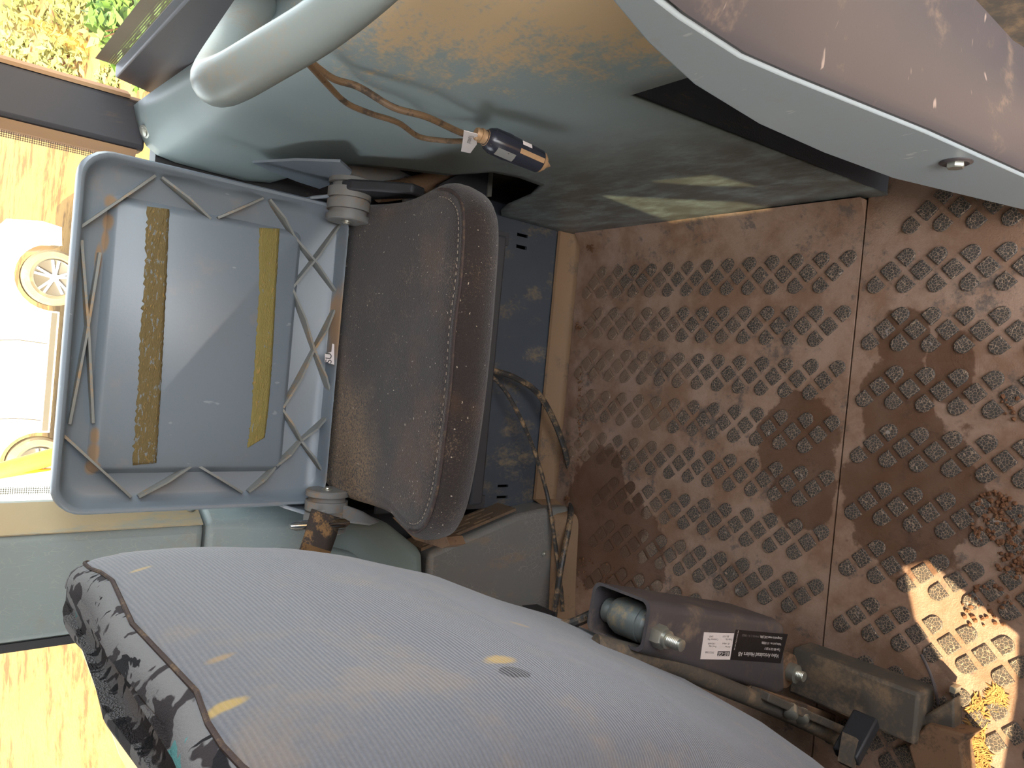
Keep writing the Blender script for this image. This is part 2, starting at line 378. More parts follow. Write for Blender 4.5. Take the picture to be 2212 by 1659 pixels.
def m_knit():
    t = NT('grey_knit_seat_cover')
    c = t.mix(t.noise(420, 2, 0.7), L('#53565d'), L('#707177'))
    s = t.n('ShaderNodeTexWave'); s.wave_type = 'BANDS'; s.bands_direction = 'Z'; s.inputs['Scale'].default_value = 95; s.inputs['Distortion'].default_value = 1.2; s.inputs['Detail'].default_value = 1
    t.lk(t.mapped((0.25, 0.25, 1)), s.inputs['Vector'])
    c = t.mix(t.math('MULTIPLY', s.outputs['Fac'], 0.28), c, L('#45474d'))
    c = t.mix(t.math('MULTIPLY', t.ramp(t.noise(9, 5, 0.7), 0.50, 0.68), 0.35), c, L('#837260'))
    for px, py, r, hx in ((490,1505,0.010,'#a88c48'), (1062,1625,0.013,'#b08f40'), (303,1225,0.007,'#a38a58'), (1115,1440,0.012,'#8d7553'), (480,1420,0.010,'#8d7553')):
        q = at(px, py, 0, -0.20 if px < 900 else -0.28)
        c = t.mix(t.math('MULTIPLY', t.blob(q, (0.5, r*0.5, r*1.1), 0.6, 0.4), 0.75), c, L(hx))
    q = at(1095, 1655, 0, -0.28)
    c = t.mix(t.math('MULTIPLY', t.blob(q, (.5, .008, .012), 0.5, 0.1), 0.85), c, L('#2c2b30'))
    t.bump(s.outputs['Fac'], 0.5, 0.0012)
    m = t.fin(c, 0.95, 0, 0.1); t.b.inputs['Sheen Weight'].default_value = 0.3
    return m
MAT['knit'] = m_knit()
def m_camo():
    t = NT('grey_camouflage_fabric'); v = t.mapped((1, 1, 1))
    a = t.noise(24, 3, 0.55, v, 0.6); b = t.noise(31, 3, 0.55, t.mapped((1,1,1), (0,0,0), (3,1,2)), 0.6); g = t.noise(38, 2, 0.5, t.mapped((1,1,1), (0,0,0), (7,4,1)))
    c = t.mix(t.ramp(a, 0.505, 0.525), L('#6f6e6f'), L('#353133'))
    c = t.mix(t.ramp(b, 0.60, 0.62), c, L('#201f22'))
    c = t.mix(t.ramp(g, 0.69, 0.70), c, L('#4e7f80'))
    t.bump(t.noise(600, 2), 0.6, 0.001)
    return t.fin(c, 0.95, 0, 0.1)
MAT['camo'] = m_camo()
def m_glass(name, tint, haze):
    t = NT(name); tr = t.n('ShaderNodeBsdfTransparent'); tr.inputs[0].default_value = tint
    gl = t.n('ShaderNodeBsdfGlossy'); gl.inputs['Roughness'].default_value = 0.03; gl.inputs[0].default_value = (1, 1, 1, 1)
    df = t.n('ShaderNodeBsdfDiffuse'); df.inputs[0].default_value = L('#cbb694')
    lw = t.n('ShaderNodeLayerWeight'); fr = t.n('ShaderNodeMath', operation='MULTIPLY'); pw = t.n('ShaderNodeMath', operation='POWER'); t.lk(lw.outputs['Facing'], pw.inputs[0]); pw.inputs[1].default_value = 4.0; t.lk(pw.outputs[0], fr.inputs[0]); fr.inputs[1].default_value = 0.35
    m1 = t.n('ShaderNodeMixShader'); t.lk(t.math('MULTIPLY', t.ramp(t.noise(6, 5, 0.7), 0.4, 0.75), haze), m1.inputs[0]); t.lk(tr.outputs[0], m1.inputs[1]); t.lk(df.outputs[0], m1.inputs[2])
    m2 = t.n('ShaderNodeMixShader'); t.lk(fr.outputs[0], m2.inputs[0]); t.lk(m1.outputs[0], m2.inputs[1]); t.lk(gl.outputs[0], m2.inputs[2])
    t.lk(m2.outputs[0], t.out.inputs['Surface']); return t.m
MAT['glass'] = m_glass('dusty_window_glass', (0.93, 0.95, 0.92, 1), 0.18)
MAT['tint'] = m_glass('sun_dimming_glass', (0.42, 0.44, 0.40, 1), 0.1)  # tint only weakens the sun through the added pane
def m_frit():
    t = NT('dotted_frit_band'); tr = t.n('ShaderNodeBsdfTransparent'); df = t.n('ShaderNodeBsdfDiffuse'); df.inputs[0].default_value = L('#857c6d')
    d = t.voro(330, 'F1', None, 'Distance', 0.0); k = t.ramp(d, 0.36, 0.42)
    mx = t.n('ShaderNodeMixShader'); t.lk(k, mx.inputs[0]); t.lk(tr.outputs[0], mx.inputs[1]); t.lk(df.outputs[0], mx.inputs[2])
    t.lk(mx.outputs[0], t.out.inputs['Surface']); return t.m
MAT['frit'] = m_frit()
MAT['liner'] = dusty('grey_headliner', '#a3a09a', '#aeaaa2', '#a08766', 0.6, 0.8, 5, 0.9)
MAT['steelfloor'] = dusty('dark_cab_floor', '#5a4636', '#4d4034', '#7a5f45', 0.5, 0.7, 9, 0.8)
MAT['earth'] = dusty('dry_earth_with_straw', '#86693f', '#775a34', '#4d3722', 0.48, 0.60, 0.9, 0.95, 0, 0.1, 6, 0.6, (1,1,1), 0.8, 0.05)
MAT['soil'] = dusty('brown_soil_crumbs', '#5d3d28', '#6d4a33', '#8a6a4c', 0.5, 0.7, 60, 0.95, grain=300, bump=0.6)
MAT['straw'] = dusty('dry_straw', '#8d6a3c', '#a37e48', '#5d4028', 0.5, 0.65, 80, 0.9)
MAT['leaf'] = dusty('green_leaves', '#3d5722', '#587632', '#8d9045', 0.55, 0.75, 4, 0.6, grain=30)
MAT['grass'] = dusty('yellow_green_grass', '#5c6432', '#7a763c', '#99874c', 0.5, 0.7, 3, 0.8, grain=30)
MAT['carwhite'] = NT('white_car_paint').fin(L('#e4e2dc'), 0.25, 0, 0.5)
MAT['cardark'] = NT('dark_car_glass').fin(L('#4a4640'), 0.3, 0, 0.5)
MAT['tyre'] = dusty('dusty_tyre', '#6b604f', '#5e5446', '#a08a66', 0.5, 0.7, 5, 0.9)
MAT['alloy'] = NT('silver_alloy').fin(L('#c9cacb'), 0.35, 0.6)
MAT['yellow'] = dusty('yellow_machine_paint', '#c79a35', '#b98c30', '#a07c48', 0.5, 0.7, 5, 0.5)
MAT['bluegrey'] = dusty('reflection_pale_blue', '#8ea0b4', '#a7b3c0', '#c0b6a0', 0.5, 0.7, 5, 0.3)
MAT['film'] = None

# ------------------------------------------------------------------ cab shell (the setting)
def struct(name, mb, m, label, cat=None, parent=None, sharp=0.6):
    o = mb.build(name, m, parent, sharp); tag(o, label, cat, None, 'structure'); return o
YW, XW = 1.345, 0.415                                         # far wall and right wall (inner faces)
floor = struct('floor', MB().box(-1.5, 0.9, -0.35, YW+0.05, -0.05, -0.0065), MAT['steelfloor'], 'dark steel cab floor under the rubber mats', 'floor')
struct('ceiling', MB().box(-1.5, 0.9, -0.35, YW+0.08, 1.78, 1.83), MAT['liner'], 'pale grey cab roof lining', 'ceiling')
# kick panel / far wall below the windows
slots = []
for (a, b, c, d) in ((1117,505,1140,512), (1115,530,1138,538), (1075,1047,1098,1053), (1073,1071,1096,1077)):
    p, q = at(a, (b+d)/2, 1, 1.262), at(c, (b+d)/2, 1, 1.262); zc0, zc1 = min(p.z, q.z), max(p.z, q.z)
    w = abs(at((a+c)/2, b, 1, 1.262).x - at((a+c)/2, d, 1, 1.262).x)
    slots.append((p.x/2+q.x/2-w/2, p.x/2+q.x/2+w/2, zc0, zc1))
mb = plate_holes(MB(), -0.300, 0.36, -0.006, 0.46, slots, lambda u, w, t: (u, t, w), 1.262, 1.268)
struct('wall_far', mb, MAT['navy'], 'scuffed navy metal kick panel with short slots under the jump seat', 'wall')
mb = MB().box(-0.30, 0.36, 1.30, 1.31, 0, 0.5)
struct('wall_far_backing', mb, MAT['void'], 'dark cavity behind the slotted kick panel', 'wall')
mb = MB().box(-1.5, 0.46, YW+0.01, YW+0.05, -0.2, 0.74).box(0.0, 0.46, YW+0.01, YW+0.05, 0.74, 0.885)
struct('wall_far_lower', mb, MAT['black'], 'black lower side wall of the cab behind the jump seat', 'wall')
mb = MB().box(-1.5, 0.46, YW+0.01, YW+0.05, 1.62, 1.8).box(-1.50, -1.40, YW+0.01, YW+0.05, 0.74, 1.62)
struct('wall_far_header', mb, MAT['liner'], 'grey header above the side windows', 'wall')
# right wall under the right-hand window and its header
mb = MB().box(XW, XW+0.04, -0.31, YW+0.05, -0.1, 0.89).box(XW, XW+0.04, -0.35, YW+0.05, 1.62, 1.8)
struct('wall_right', mb, MAT['rail'], 'cab wall behind the teal side panel', 'wall')
# front wall (beyond the driver's seat) with two panes, near wall with the open doorway
mb = plate_holes(MB(), -0.35, YW+0.05, -0.1, 1.8, [(0.75, 1.30, 0.95, 1.60)], lambda u, w, t: (t, u, w), -1.5, -1.46)
struct('wall_front', mb, MAT['liner'], 'front cab wall with narrow window opening', 'wall')
def plate_polys(outer, polys, fn, t0, t1):
    """plate over an outline with polygonal openings"""
    from mathutils.geometry import tessellate_polygon
    loops = [[Vector((u, w, 0)) for u, w in l] for l in [outer] + polys]; flat = [p for l in loops for p in l]; n = len(flat)
    mb = MB(); tri = tessellate_polygon(loops)
    mb.add([fn(p.x, p.y, t0) for p in flat] + [fn(p.x, p.y, t1) for p in flat], [tuple(t) for t in tri] + [tuple(i+n for i in t[::-1]) for t in tri])
    k = 0
    for l in loops:
        m = len(l); mb.f += [(k+i, k+(i+1) % m, n+k+(i+1) % m, n+k+i) for i in range(m)]; k += m
    return mb
def sun_hole(pts, yw):
    return [((p + SUN_TRAVEL*((yw - p.y)/SUN_TRAVEL.y)).x, (p + SUN_TRAVEL*((yw - p.y)/SUN_TRAVEL.y)).z) for p in pts]
h1 = sun_hole([at(x, y, 2, 0.0) for x, y in ((1950,1225),(2008,1212),(2110,1300),(2200,1370),(2195,1500),(2165,1659),(2130,1740),(2070,1740),(2085,1560),(2060,1470),(1975,1335))], -0.33)
h2 = sun_hole([at(x, y, 0, 0.335) for x, y in ((1298,421),(1447,478),(1669,450),(1600,437))], -0.33)
h3 = sun_hole([at(x, y, 0, 0.335) for x, y in ((1400,392),(1520,402),(1640,404),(1538,378))], -0.33)
mb = plate_polys([(-1.5,-0.1),(0.02,-0.1),(0.02,1.8),(-1.5,1.8)], [h1, h2, h3], lambda u, w, t: (u, t, w), -0.331, -0.329)  # unseen wall part; openings added along the sun path to shape its patches
allh = h2 + h3; tx0, tx1 = min(u for u, w in allh)-0.02, max(u for u, w in allh)+0.02; tz0, tz1 = min(w for u, w in allh)-0.02, max(w for u, w in allh)+0.02
struct('sun_dimming_pane', MB().box(tx0, tx1, -0.337, -0.334, tz0, tz1), MAT['tint'], 'small tinted pane added behind the viewer to dim the sun patches', 'window')  # added pane, dims the sun patches on the side panel
mb.box(0.85, 0.9, -0.35, -0.31, -0.1, 1.8).box(0.02, 0.85, -0.35, -0.31, 1.74, 1.8)
struct('wall_near', mb, MAT['liner'], 'near cab wall with the open doorway and openings added to shape the sun patches', 'wall')
# window glass
mb = MB().box(-0.27, 0.33, 1.372, 1.377, 0.72, 1.64); struct('window_1', mb, MAT['glass'], 'dusty side window behind the jump seat', 'window')
mb = MB().box(XW+0.02, XW+0.025, 0.28, 1.36, 0.92, 1.64); struct('window_2', mb, MAT['glass'], 'dusty window above the teal side panel looking onto bushes', 'window')
mb = MB().box(-1.40, -0.46, 1.372, 1.377, 0.72, 1.64); struct('window_3', mb, MAT['glass'], 'front side window left of the vinyl pillar', 'window')
# corner pillar (black) and window frame bars
mb = MB().prism([(0.385, 1.352, 0), (0.311, 1.345, 0), (0.306, 1.352, 0), (0.306, 1.385, 0), (0.40, 1.385, 0)], (0, 0, 1)); 
mb.v = [(x, y, 0.905 + z*0.73) for x, y, z in mb.v]
p = struct('trim_1', mb, MAT['frame'], 'worn black upright pillar between the two windows', 'pillar'); bevel(p, 0.004)
mb = MB().prism([(0.306, 1.349, 0.915), (0.292, 1.358, 0.915), (0.292, 1.385, 0.915), (0.306, 1.385, 0.915)], (0, 0, 0.72))
struct('pillar_edge', mb, MAT['warmframe'], None, None, p)
mb = MB().prism([(0.386, 1.352, 0.93), (0.392, 1.352, 0.93), (0.405, 1.38, 0.93), (0.395, 1.38, 0.93)], (0, 0, 0.70))
struct('pillar_seal', mb, MAT['warmframe'], None, None, p)
mb = MB().prism([(0.402, 0.28, 0.893), (0.402, 1.352, 0.893), (0.412, 1.352, 0.955), (0.412, 0.28, 0.955)], (0.022, 0, 0))
fb = struct('trim_2', mb, MAT['frame'], 'black lower frame bar of the window over the teal panel', 'window frame'); bevel(fb, 0.003)
mb = MB().add([(XW+0.016, 0.28, 0.955), (XW+0.016, 1.35, 0.955), (XW+0.017, 1.35, 0.985), (XW+0.017, 0.28, 0.985)], [(0,1,2,3)])
struct('frit_band', mb, MAT['frit'], None, None, fb)
mb = MB().add([(-0.262, 1.370, 0.72), (-0.262, 1.370, 1.62), (-0.250, 1.370, 1.62), (-0.250, 1.370, 0.72)], [(0,1,2,3)]).add([(0.282, 1.370, 0.88), (0.282, 1.370, 1.62), (0.292, 1.370, 1.62), (0.292, 1.370, 0.88)], [(0,1,2,3)]).add([(0.22, 1.370, 0.90), (0.292, 1.370, 0.90), (0.292, 1.370, 0.93), (0.22, 1.370, 0.93)], [(0,1,2,3)])
struct('frit_band', mb, MAT['frit'], None, None, bpy.data.objects['window_1'])

# vinyl pillar on the left of the window, its lower cover, sill and console
mb = MB().prism([(-0.458, 1.25, 0.787), (-0.30, 1.25, 0.787), (-0.264, 1.315, 0.787), (-0.264, 1.345, 0.787), (-0.458, 1.345, 0.787)], (0, 0, 0.95))
pv = struct('trim_3', mb, MAT['vinyl'], 'wrinkled teal vinyl pillar cover left of the side window', 'pillar cover'); bevel(pv, 0.012, 3)
mb = MB().prism([(-0.47, 1.256, 0.6), (-0.456, 1.252, 0.6), (-0.456, 1.36, 0.6), (-0.47, 1.36, 0.6)], (0, 0, 1.1))
struct('rubber_seal', mb, MAT['black'], None, None, pv)
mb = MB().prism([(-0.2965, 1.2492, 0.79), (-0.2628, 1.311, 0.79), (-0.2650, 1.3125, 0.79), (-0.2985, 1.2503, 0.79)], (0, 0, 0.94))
struct('sun_tinted_ledge', mb, MAT['ledge'], None, None, pv)  # tan dust band, coloured to carry sunlight bounced onto the chamfer
def screw(parent, c, axis, r=0.006):
    o = MB().lathe(c, axis, [(0, r*1.5), (0.0015, r*1.5), (0.002, r*1.1), (0.004, r), (0.005, r*0.6)], 14).build('screw', MAT['steel'], parent)
    return o
c = at(408, 1106, 1, 1.29); screw(pv, (-0.281, 1.284, c.z), (0.875, -0.485, 0), 0.007)
mb = MB().prism([(-0.62, 1.247, 0.56), (-0.302, 1.247, 0.60), (-0.285, 1.285, 0.60), (-0.285, 1.345, 0.60), (-0.62, 1.345, 0.56)],
                [(-0.62, 1.247, 0.783), (-0.296, 1.247, 0.783), (-0.272, 1.30, 0.783), (-0.272, 1.345, 0.783), (-0.62, 1.345, 0.783)])
p2 = struct('trim_4', mb, MAT['vinyl'], 'lower teal pillar cover beside the seat belt', 'pillar cover'); bevel(p2, 0.010, 3)
mb = MB().prism([(-0.288, 1.21, 0.615), (-0.300, 1.20, 0.470), (-0.362, 1.185, 0.388), (-0.46, 1.18, 0.378), (-0.64, 1.18, 0.37), (-0.64, 1.21, 0.58)],
                [(-0.288, 1.345, 0.615), (-0.300, 1.345, 0.470), (-0.362, 1.345, 0.388), (-0.46, 1.345, 0.378), (-0.64, 1.345, 0.37), (-0.64, 1.345, 0.58)])
p3 = struct('trim_5', mb, MAT['teal'], 'pale teal sloping sill cover above the grey corner console', 'sill cover'); bevel(p3, 0.018, 4, 0.4)
mb = MB().prism([(-0.335, 1.176, 0.60), (-0.350, 1.176, 0.545), (-0.405, 1.168, 0.47), (-0.50, 1.168, 0.44), (-0.64, 1.168, 0.43), (-0.64, 1.176, 0.60)], (0, 0.04, 0))
o = mb.build('raised_step', MAT['teal'], p3); bevel(o, 0.010, 3, 0.4)
CF = 1.188                                                    # console front
mb = MB().prism([(-0.366, CF, 0.376), (-0.303, CF, 0.155), (-0.294, CF, 0.08), (-0.292, CF, -0.005), (-0.66, CF, -0.005), (-0.66, CF, 0.365)],
                [(-0.366, 1.268, 0.366), (-0.303, 1.268, 0.145), (-0.294, 1.268, 0.08), (-0.292, 1.268, -0.005), (-0.66, 1.268, -0.005), (-0.66, 1.268, 0.355)])
p4 = struct('trim_6', mb, MAT['console'], 'grey corner console with vent grille left of the kick panel', 'console'); bevel(p4, 0.012, 3, 0.4)
# slanted vent grille on the console shoulder
A, B = Vector((-0.368, 0, 0.385)), Vector((-0.300, 0, 0.150)); dirv = (B - A).normalized(); nrm = Vector((-dirv.z, 0, dirv.x)); nrm = nrm if nrm.x > 0 else -nrm
ln = (B - A).length; sl = []
for r, (y0, off) in enumerate(((1.206, 0.01), (1.222, 0.03), (1.238, 0.01), (1.253, 0.03))):
    s = off
    while s + 0.05 < ln: sl.append((s, s + 0.046, y0, y0 + 0.006)); s += 0.064
mb = plate_holes(MB(), 0.0, ln, 1.200, 1.266, sl, lambda u, w, t: A + dirv*u + nrm*t + Vector((0, w, 0)), 0.004, 0.010)
mb.build('vent_grille', MAT['grille'], p4)
MB().add([A + nrm*0.0035 + Vector((0,1.201,0)), B + nrm*0.0035 + Vector((0,1.201,0)), B + nrm*0.0035 + Vector((0,1.265,0)), A + nrm*0.0035 + Vector((0,1.265,0))], [(0,1,2,3)]).build('vent_cavity', MAT['void'], p4)
c = at(1006, 1285, 1, CF); screw(p4, (c.x, CF-0.001, c.z), (0, -1, 0), 0.008)
c = at(1174, 1196, 1, CF); screw(p4, (c.x, CF-0.001, c.z), (0, -1, 0), 0.004)

# ------------------------------------------------------------------ rubber floor mats with tread pads
def pad_mesh(kind):
    h, ins = 0.0032, 0.0014; a = 0.0118; pts = []
    # unit shape in the diagonal frame (u, v), the rounded corner points to +u +v
    if kind == 'square':
        for sx, sy in ((1,1),(-1,1),(-1,-1),(1,-1)):
            base = math.degrees(math.atan2(sy, sx)) - 45
            for k in range(3):
                t = math.radians(base + 45*k); pts.append((sx*(a-0.002) + 0.002*math.cos(t), sy*(a-0.002) + 0.002*math.sin(t)))
    else:
        pts = [(-a, a*0.96), (-a, -a*0.96)] + [(a*0.10 + a*0.94*math.cos(math.radians(t)), a*0.96*math.sin(math.radians(t))) for t in range(-90, 91, 20)]
    s = math.sqrt(0.5); sg = -1 if kind == 'lower' else 1
    # the rounded end points outwards along the diagonal (+x -y for 'upper', -x +y for 'lower')
    P = [((u + v)*s*sg, (v - u)*s*sg) for u, v in pts]; n = len(P)
    k = (a - ins)/a
    vs = [(x, y, -0.001) for x, y in P] + [(x, y, h*0.7) for x, y in P] + [(x*k, y*k, h) for x, y in P]
    fs = [(i, (i+1) % n, n+(i+1) % n, n+i) for i in range(n)] + [(n+i, n+(i+1) % n, 2*n+(i+1) % n, 2*n+i) for i in range(n)] + [tuple(range(2*n, 3*n))]
    me = bpy.data.meshes.new('tread_pad_' + kind); me.from_pydata(vs, [], fs); me.materials.append(MAT['pad'])
    bm = bmesh.new(); bm.from_mesh(me); bmesh.ops.recalc_face_normals(bm, faces=bm.faces); bm.to_mesh(me); bm.free()
    for p in me.polygons: p.use_smooth = True
    me.set_sharp_from_angle(angle=0.3)
    return me
PADS = {k: pad_mesh(k) for k in ('square', 'upper', 'lower')}
def add_pad(parent, kind, x, y):
    o = bpy.data.objects.new('tread_pad', PADS[kind]); COL.objects.link(o); o.parent = parent; o.location = (x, y, 0)
    o.rotation_euler.z = random.uniform(-0.05, 0.05)
def sm(t): t = max(0.0, min(1.0, t)); return t*t*(3-2*t)
def mat_sheet(x0, x1, y0, y1, liftfn, nx, ny, name):
    xs = [x0 + (x1-x0)*i/nx for i in range(nx+1)]; ys = [y0 + (y1-y0)*j/ny for j in range(ny+1)]
    mb = MB(); vs = [(x, y, liftfn(x, y)) for y in ys for x in xs]
    n = nx+1; fs = [(j*n+i, j*n+i+1, (j+1)*n+i+1, (j+1)*n+i) for j in range(ny) for i in range(nx)]
    mb.add(vs, fs)
    # skirt down to the floor at the seam
    k = len(mb.v); mb.v += [(x, y0, -0.006) for x in xs]; mb.f += [(i, k+i, k+i+1, i+1) for i in range(nx)]
    k = len(mb.v); mb.v += [(x, y1, -0.006) for x in xs]; b = ny*n; mb.f += [(b+i+1, k+i+1, k+i, b+i) for i in range(nx)]
    return mb.build(name, MAT['mat'], None, 0.9)
def far_lift(x, y):
    return 0.0006*math.sin(9*x+3*y) + 0.022*sm((x-0.305)/0.03) 
far_mat = mat_sheet(-0.70, 0.334, 0.5795, 1.236, far_lift, 60, 40, 'rubber_floor_mat')
tag(far_mat, 'brown dusty rubber floor mat with seven rows of pads in front of the jump seat', 'floor mat', 'rubber floor mats')
# upturned back lip of the far mat
prof = [(1.236, 0.0), (1.244, 0.002), (1.249, 0.008), (1.252, 0.05), (1.258, 0.052), (1.258, 0.0)]
rings = []
for i in range(34):
    x = -0.285 + i*(0.62/33); rings.append([(x, y, z + (0.012*sm((x-0.31)/0.03) if z < 0.05 else 0)) for y, z in prof])
MB().ring_loft(rings).build('upturned_lip', MAT['lip'], far_mat, 0.9)
# lip bulging round the corner console
pl = catmull([(-0.285, 1.245, 0), (-0.30, 1.20, 0), (-0.315, 1.172, 0), (-0.37, 1.166, 0), (-0.46, 1.160, 0), (-0.56, 1.15, 0), (-0.66, 1.14, 0)], 5)
rings = []
for p in pl: rings.append([(p.x, p.y-0.012, 0.0), (p.x, p.y-0.004, 0.012), (p.x, p.y+0.004, 0.035), (p.x, p.y+0.012, 0.05), (p.x, p.y+0.02, 0.05), (p.x, p.y+0.022, 0.0)])
MB().ring_loft(rings).build('upturned_lip', MAT['lip'], far_mat, 0.9)
PY = 0.0464
for r in range(8):
    X0 = 0.218 - 0.0914*r
    for k in range(13):
        Y = 1.178 - PY*k
        if r >= 5 and Y > 1.13: continue
        if r >= 7 and Y < 0.72: continue
        add_pad(far_mat, 'square', X0, Y); add_pad(far_mat, 'upper', X0 + PY/2, Y - PY/2); add_pad(far_mat, 'lower', X0 - PY/2, Y + PY/2)
near_mat = mat_sheet(-0.95, 0.412, 0.02, 0.5765, lambda x, y: 0.0008*math.sin(7*x-5*y), 60, 30, 'rubber_floor_mat')
tag(near_mat, 'worn rubber floor mat nearest the doorway with stained pads, partly sunlit', 'floor mat', 'rubber floor mats')
PN = 0.0454
for r in range(10):
    X0 = 0.3065 - 0.0915*r
    for k in range(9):
        Y = 0.529 - PN*k
        if r == 0 and k == 0: continue
        if Y < 0.2 or X0 < -0.56 and Y > .5: continue
        add_pad(near_mat, 'square', X0, Y); add_pad(near_mat, 'upper', X0 + PN/2, Y - PN/2)
        if not (r == 0 and k == 1): add_pad(near_mat, 'lower', X0 - PN/2, Y + PN/2)
        elif True: add_pad(near_mat, 'lower', X0 - PN/2, Y + PN/2)

# ------------------------------------------------------------------ teal side panel on the right
XP = 0.335
def yfar(z):
    T = [(0,1.258),(0.22,1.258),(0.27,1.20),(0.31,1.06),(0.345,0.995),(0.40,0.99),(0.447,1.005),(0.478,1.09),(0.55,1.14),(0.626,1.20),(0.70,1.325),(0.74,1.345),(2,1.345)]
    for (a, b), (c, d) in zip(T, T[1:]):
        if a <= z <= c: return b + (d-b)*(z-a)/(c-a)
    return T[-1][1]
prof = [(XP,0.0),(XP,0.06),(XP,0.12),(XP,0.18),(XP,0.22),(XP,0.25),(XP,0.28),(XP,0.31),(XP,0.345),(XP,0.40),(XP,0.447),(XP,0.478),(XP,0.51),(XP,0.545),(XP,0.556)]
NL = len(prof)
prof2 = [(XP,0.556),(XP,0.59),(XP,0.626),(XP,0.66),(XP,0.70),(XP,0.74),(XP+.001,0.78),(XP+.003,0.82),(XP+.008,0.845),(XP+.018,0.862),(XP+.034,0.873),(XP+.055,0.880),(XP+.078,0.886)]
def side_pt(x, z, y):
    dx = 0.045*sm((z-0.60)/0.26)*sm((0.86-y)/0.40) - 0.036*sm((y-1.06)/0.28)*sm((z-0.60)/0.12)
    return (min(x + dx + 0.003*math.sin(4*y), 0.4095), y, z + 0.040*sm((y-1.06)/0.28)*sm((z-0.74)/0.10))
sp = empty('side_panel', (XP, 0.9, 0), 'teal grey moulded side panel with tan dust right of the jump seat', 'panel')
mb = MB(); N1, N2 = 26, 14; allp = prof + prof2[1:]; W = N1 + N2 + 1
for x, z in allp:
    y0 = yfar(z)
    yn = 0.546 + 0.058*min(z, 0.556)/0.556
    for j in range(N1+1): mb.v.append(side_pt(x, z, y0 + (yn - y0)*j/N1))
    for j in range(1, N2+1): mb.v.append(side_pt(x, z, yn + (0.37 - yn)*j/N2))
for k in range(len(allp)-1):
    for j in range(W-1):
        if k < NL-1 and j >= N1: continue
        mb.f.append((k*W+j, k*W+j+1, (k+1)*W+j+1, (k+1)*W+j))
o = mb.build('moulded_panel', MAT['side'], sp, 1.2)
bm = bmesh.new(); bm.from_mesh(o.data); bmesh.ops.delete(bm, geom=[v for v in bm.verts if not v.link_faces], context='VERTS'); bm.to_mesh(o.data); bm.free()
if sum((p.normal*p.area for p in o.data.polygons), Vector()).x > 0: o.data.flip_normals()
sd = o.modifiers.new('thickness', 'SOLIDIFY'); sd.thickness = 0.003; sd.offset = -1
mb = MB().prism([(XP+0.0035, 0.547, 0.0), (XP+0.0035, 0.605, 0.553), (0.413, 0.605, 0.553), (0.413, 0.547, 0.0)], (0, 0.01, 0)).box(XP+0.004, 0.413, 0.40, 0.606, 0.5535, 0.5575)
mb.build('recess_liner', MAT['flap'], sp)
screw(sp, (0.331, 1.318, 0.912), (-0.5, -0.3, 0.8), 0.007)
# folded inner flap of the panel behind the hinge
pts = [at(x, y, 0, 0.296) for x, y in ((545,352),(640,347),(735,350),(760,372),(752,385),(735,392),(690,408),(640,392),(590,372))]
MB().prism(pts, (0.004, 0, 0)).build('lower_flap', MAT['shell'], sp)

# near corner column: mauve front face, pale curved edge trim
XS = 0.27
lower = [(1270,-60),(1400,95),(1500,185),(1640,270),(1780,332),(1930,387),(2212,455),(2300,478)]
upper = [(1345,-60),(1470,38),(1600,122),(1700,165),(1800,205),(2000,285),(2212,380),(2300,425)]
Lw = [at(x, y, 0, XS) for x, y in lower]; Up = [at(x, y, 0, XS) for x, y in upper]
cc = empty('corner_column', (XS, 0.3, 0), 'mauve-grey scratched corner column with pale blue-grey edge nearest the viewer', 'column')
mb = MB(); n = len(Lw); mb.add(Lw + Up + [p + Vector((0.012, 0, 0)) for p in Lw] + [p + Vector((0.012, 0, 0)) for p in Up],
    [(i, i+1, n+i+1, n+i) for i in range(n-1)] + [(2*n+i, 2*n+i+1, 3*n+i+1, 3*n+i) for i in range(n-1)] + [(i, i+1, 2*n+i+1, 2*n+i) for i in range(n-1)] + [(n+i, n+i+1, 3*n+i+1, 3*n+i) for i in range(n-1)] + [(0, n, 3*n, 2*n), (n-1, 2*n-1, 4*n-1, 3*n-1)])
o = mb.build('edge_trim', MAT['pale'], cc); bevel(o, 0.003, 2)
Rb, Rm = at(2270,118,1,0.30), at(2060,-50,1,0.30)
Rg = [Rb + (Rm - Rb)*q for q in (1.75, 1.6, 1.45, 1.3, 1.15, 0.9, 0.35, 0.0)]
E0 = [p + Vector((0.002, -0.004, 0)) for p in Up]
E1 = [p + Vector((0.012, -0.012, 0)) for p in Up]
mb = MB().ring_loft([[a, b, c, Vector((c.x+0.03, c.y+0.08, c.z)), Vector((l.x+0.014, l.y-0.006, l.z))] for a, b, c, l in zip(E0, E1, Rg, Lw)])
mb.build('front_face', MAT['mauve'], cc, 0.9)
mb = MB().tube([p + Vector((0.004, -0.002, 0)) for p in Rg], 0.006, 8); mb.build('rusty_rim', MAT['rust'], cc)
c = at(2065, 350, 0, XS); 
MB().lathe((XS+0.002, c.y, c.z), (-1,0,0), [(0,0.016),(0.003,0.0165),(0.0045,0.013),(0.0035,0.011)], 20).build('bolt_recess', MAT['bracket'], cc)
MB().hexbolt((XS-0.001, c.y, c.z), (-1,0,0), 0.009, 0.006).build('bolt', MAT['steel'], cc)
c = at(2206, 20, 1, 0.31); MB().hexbolt(c, (0,-1,0.1), 0.007, 0.012).build('bolt', MAT['black'], cc)

# grab handle
def ray_at(px, py, dist):
    return CAM + (ROT @ camdir(px, py)).normalized()*dist
path = catmull([ray_at(1000,-230,0.66), ray_at(830,-60,0.66), ray_at(700,48,0.68), ray_at(580,122,0.70), ray_at(505,165,0.72), ray_at(468,176,0.745), ray_at(474,150,0.80), ray_at(510,85,0.90), ray_at(560,0,1.02), ray_at(590,-60,1.12)], 6)
gh = MB().tube(path, 0.021, 20).build('grab_handle', MAT['tube']); tag(gh, 'thick grey grab handle bent at the end above the teal panel', 'handle')

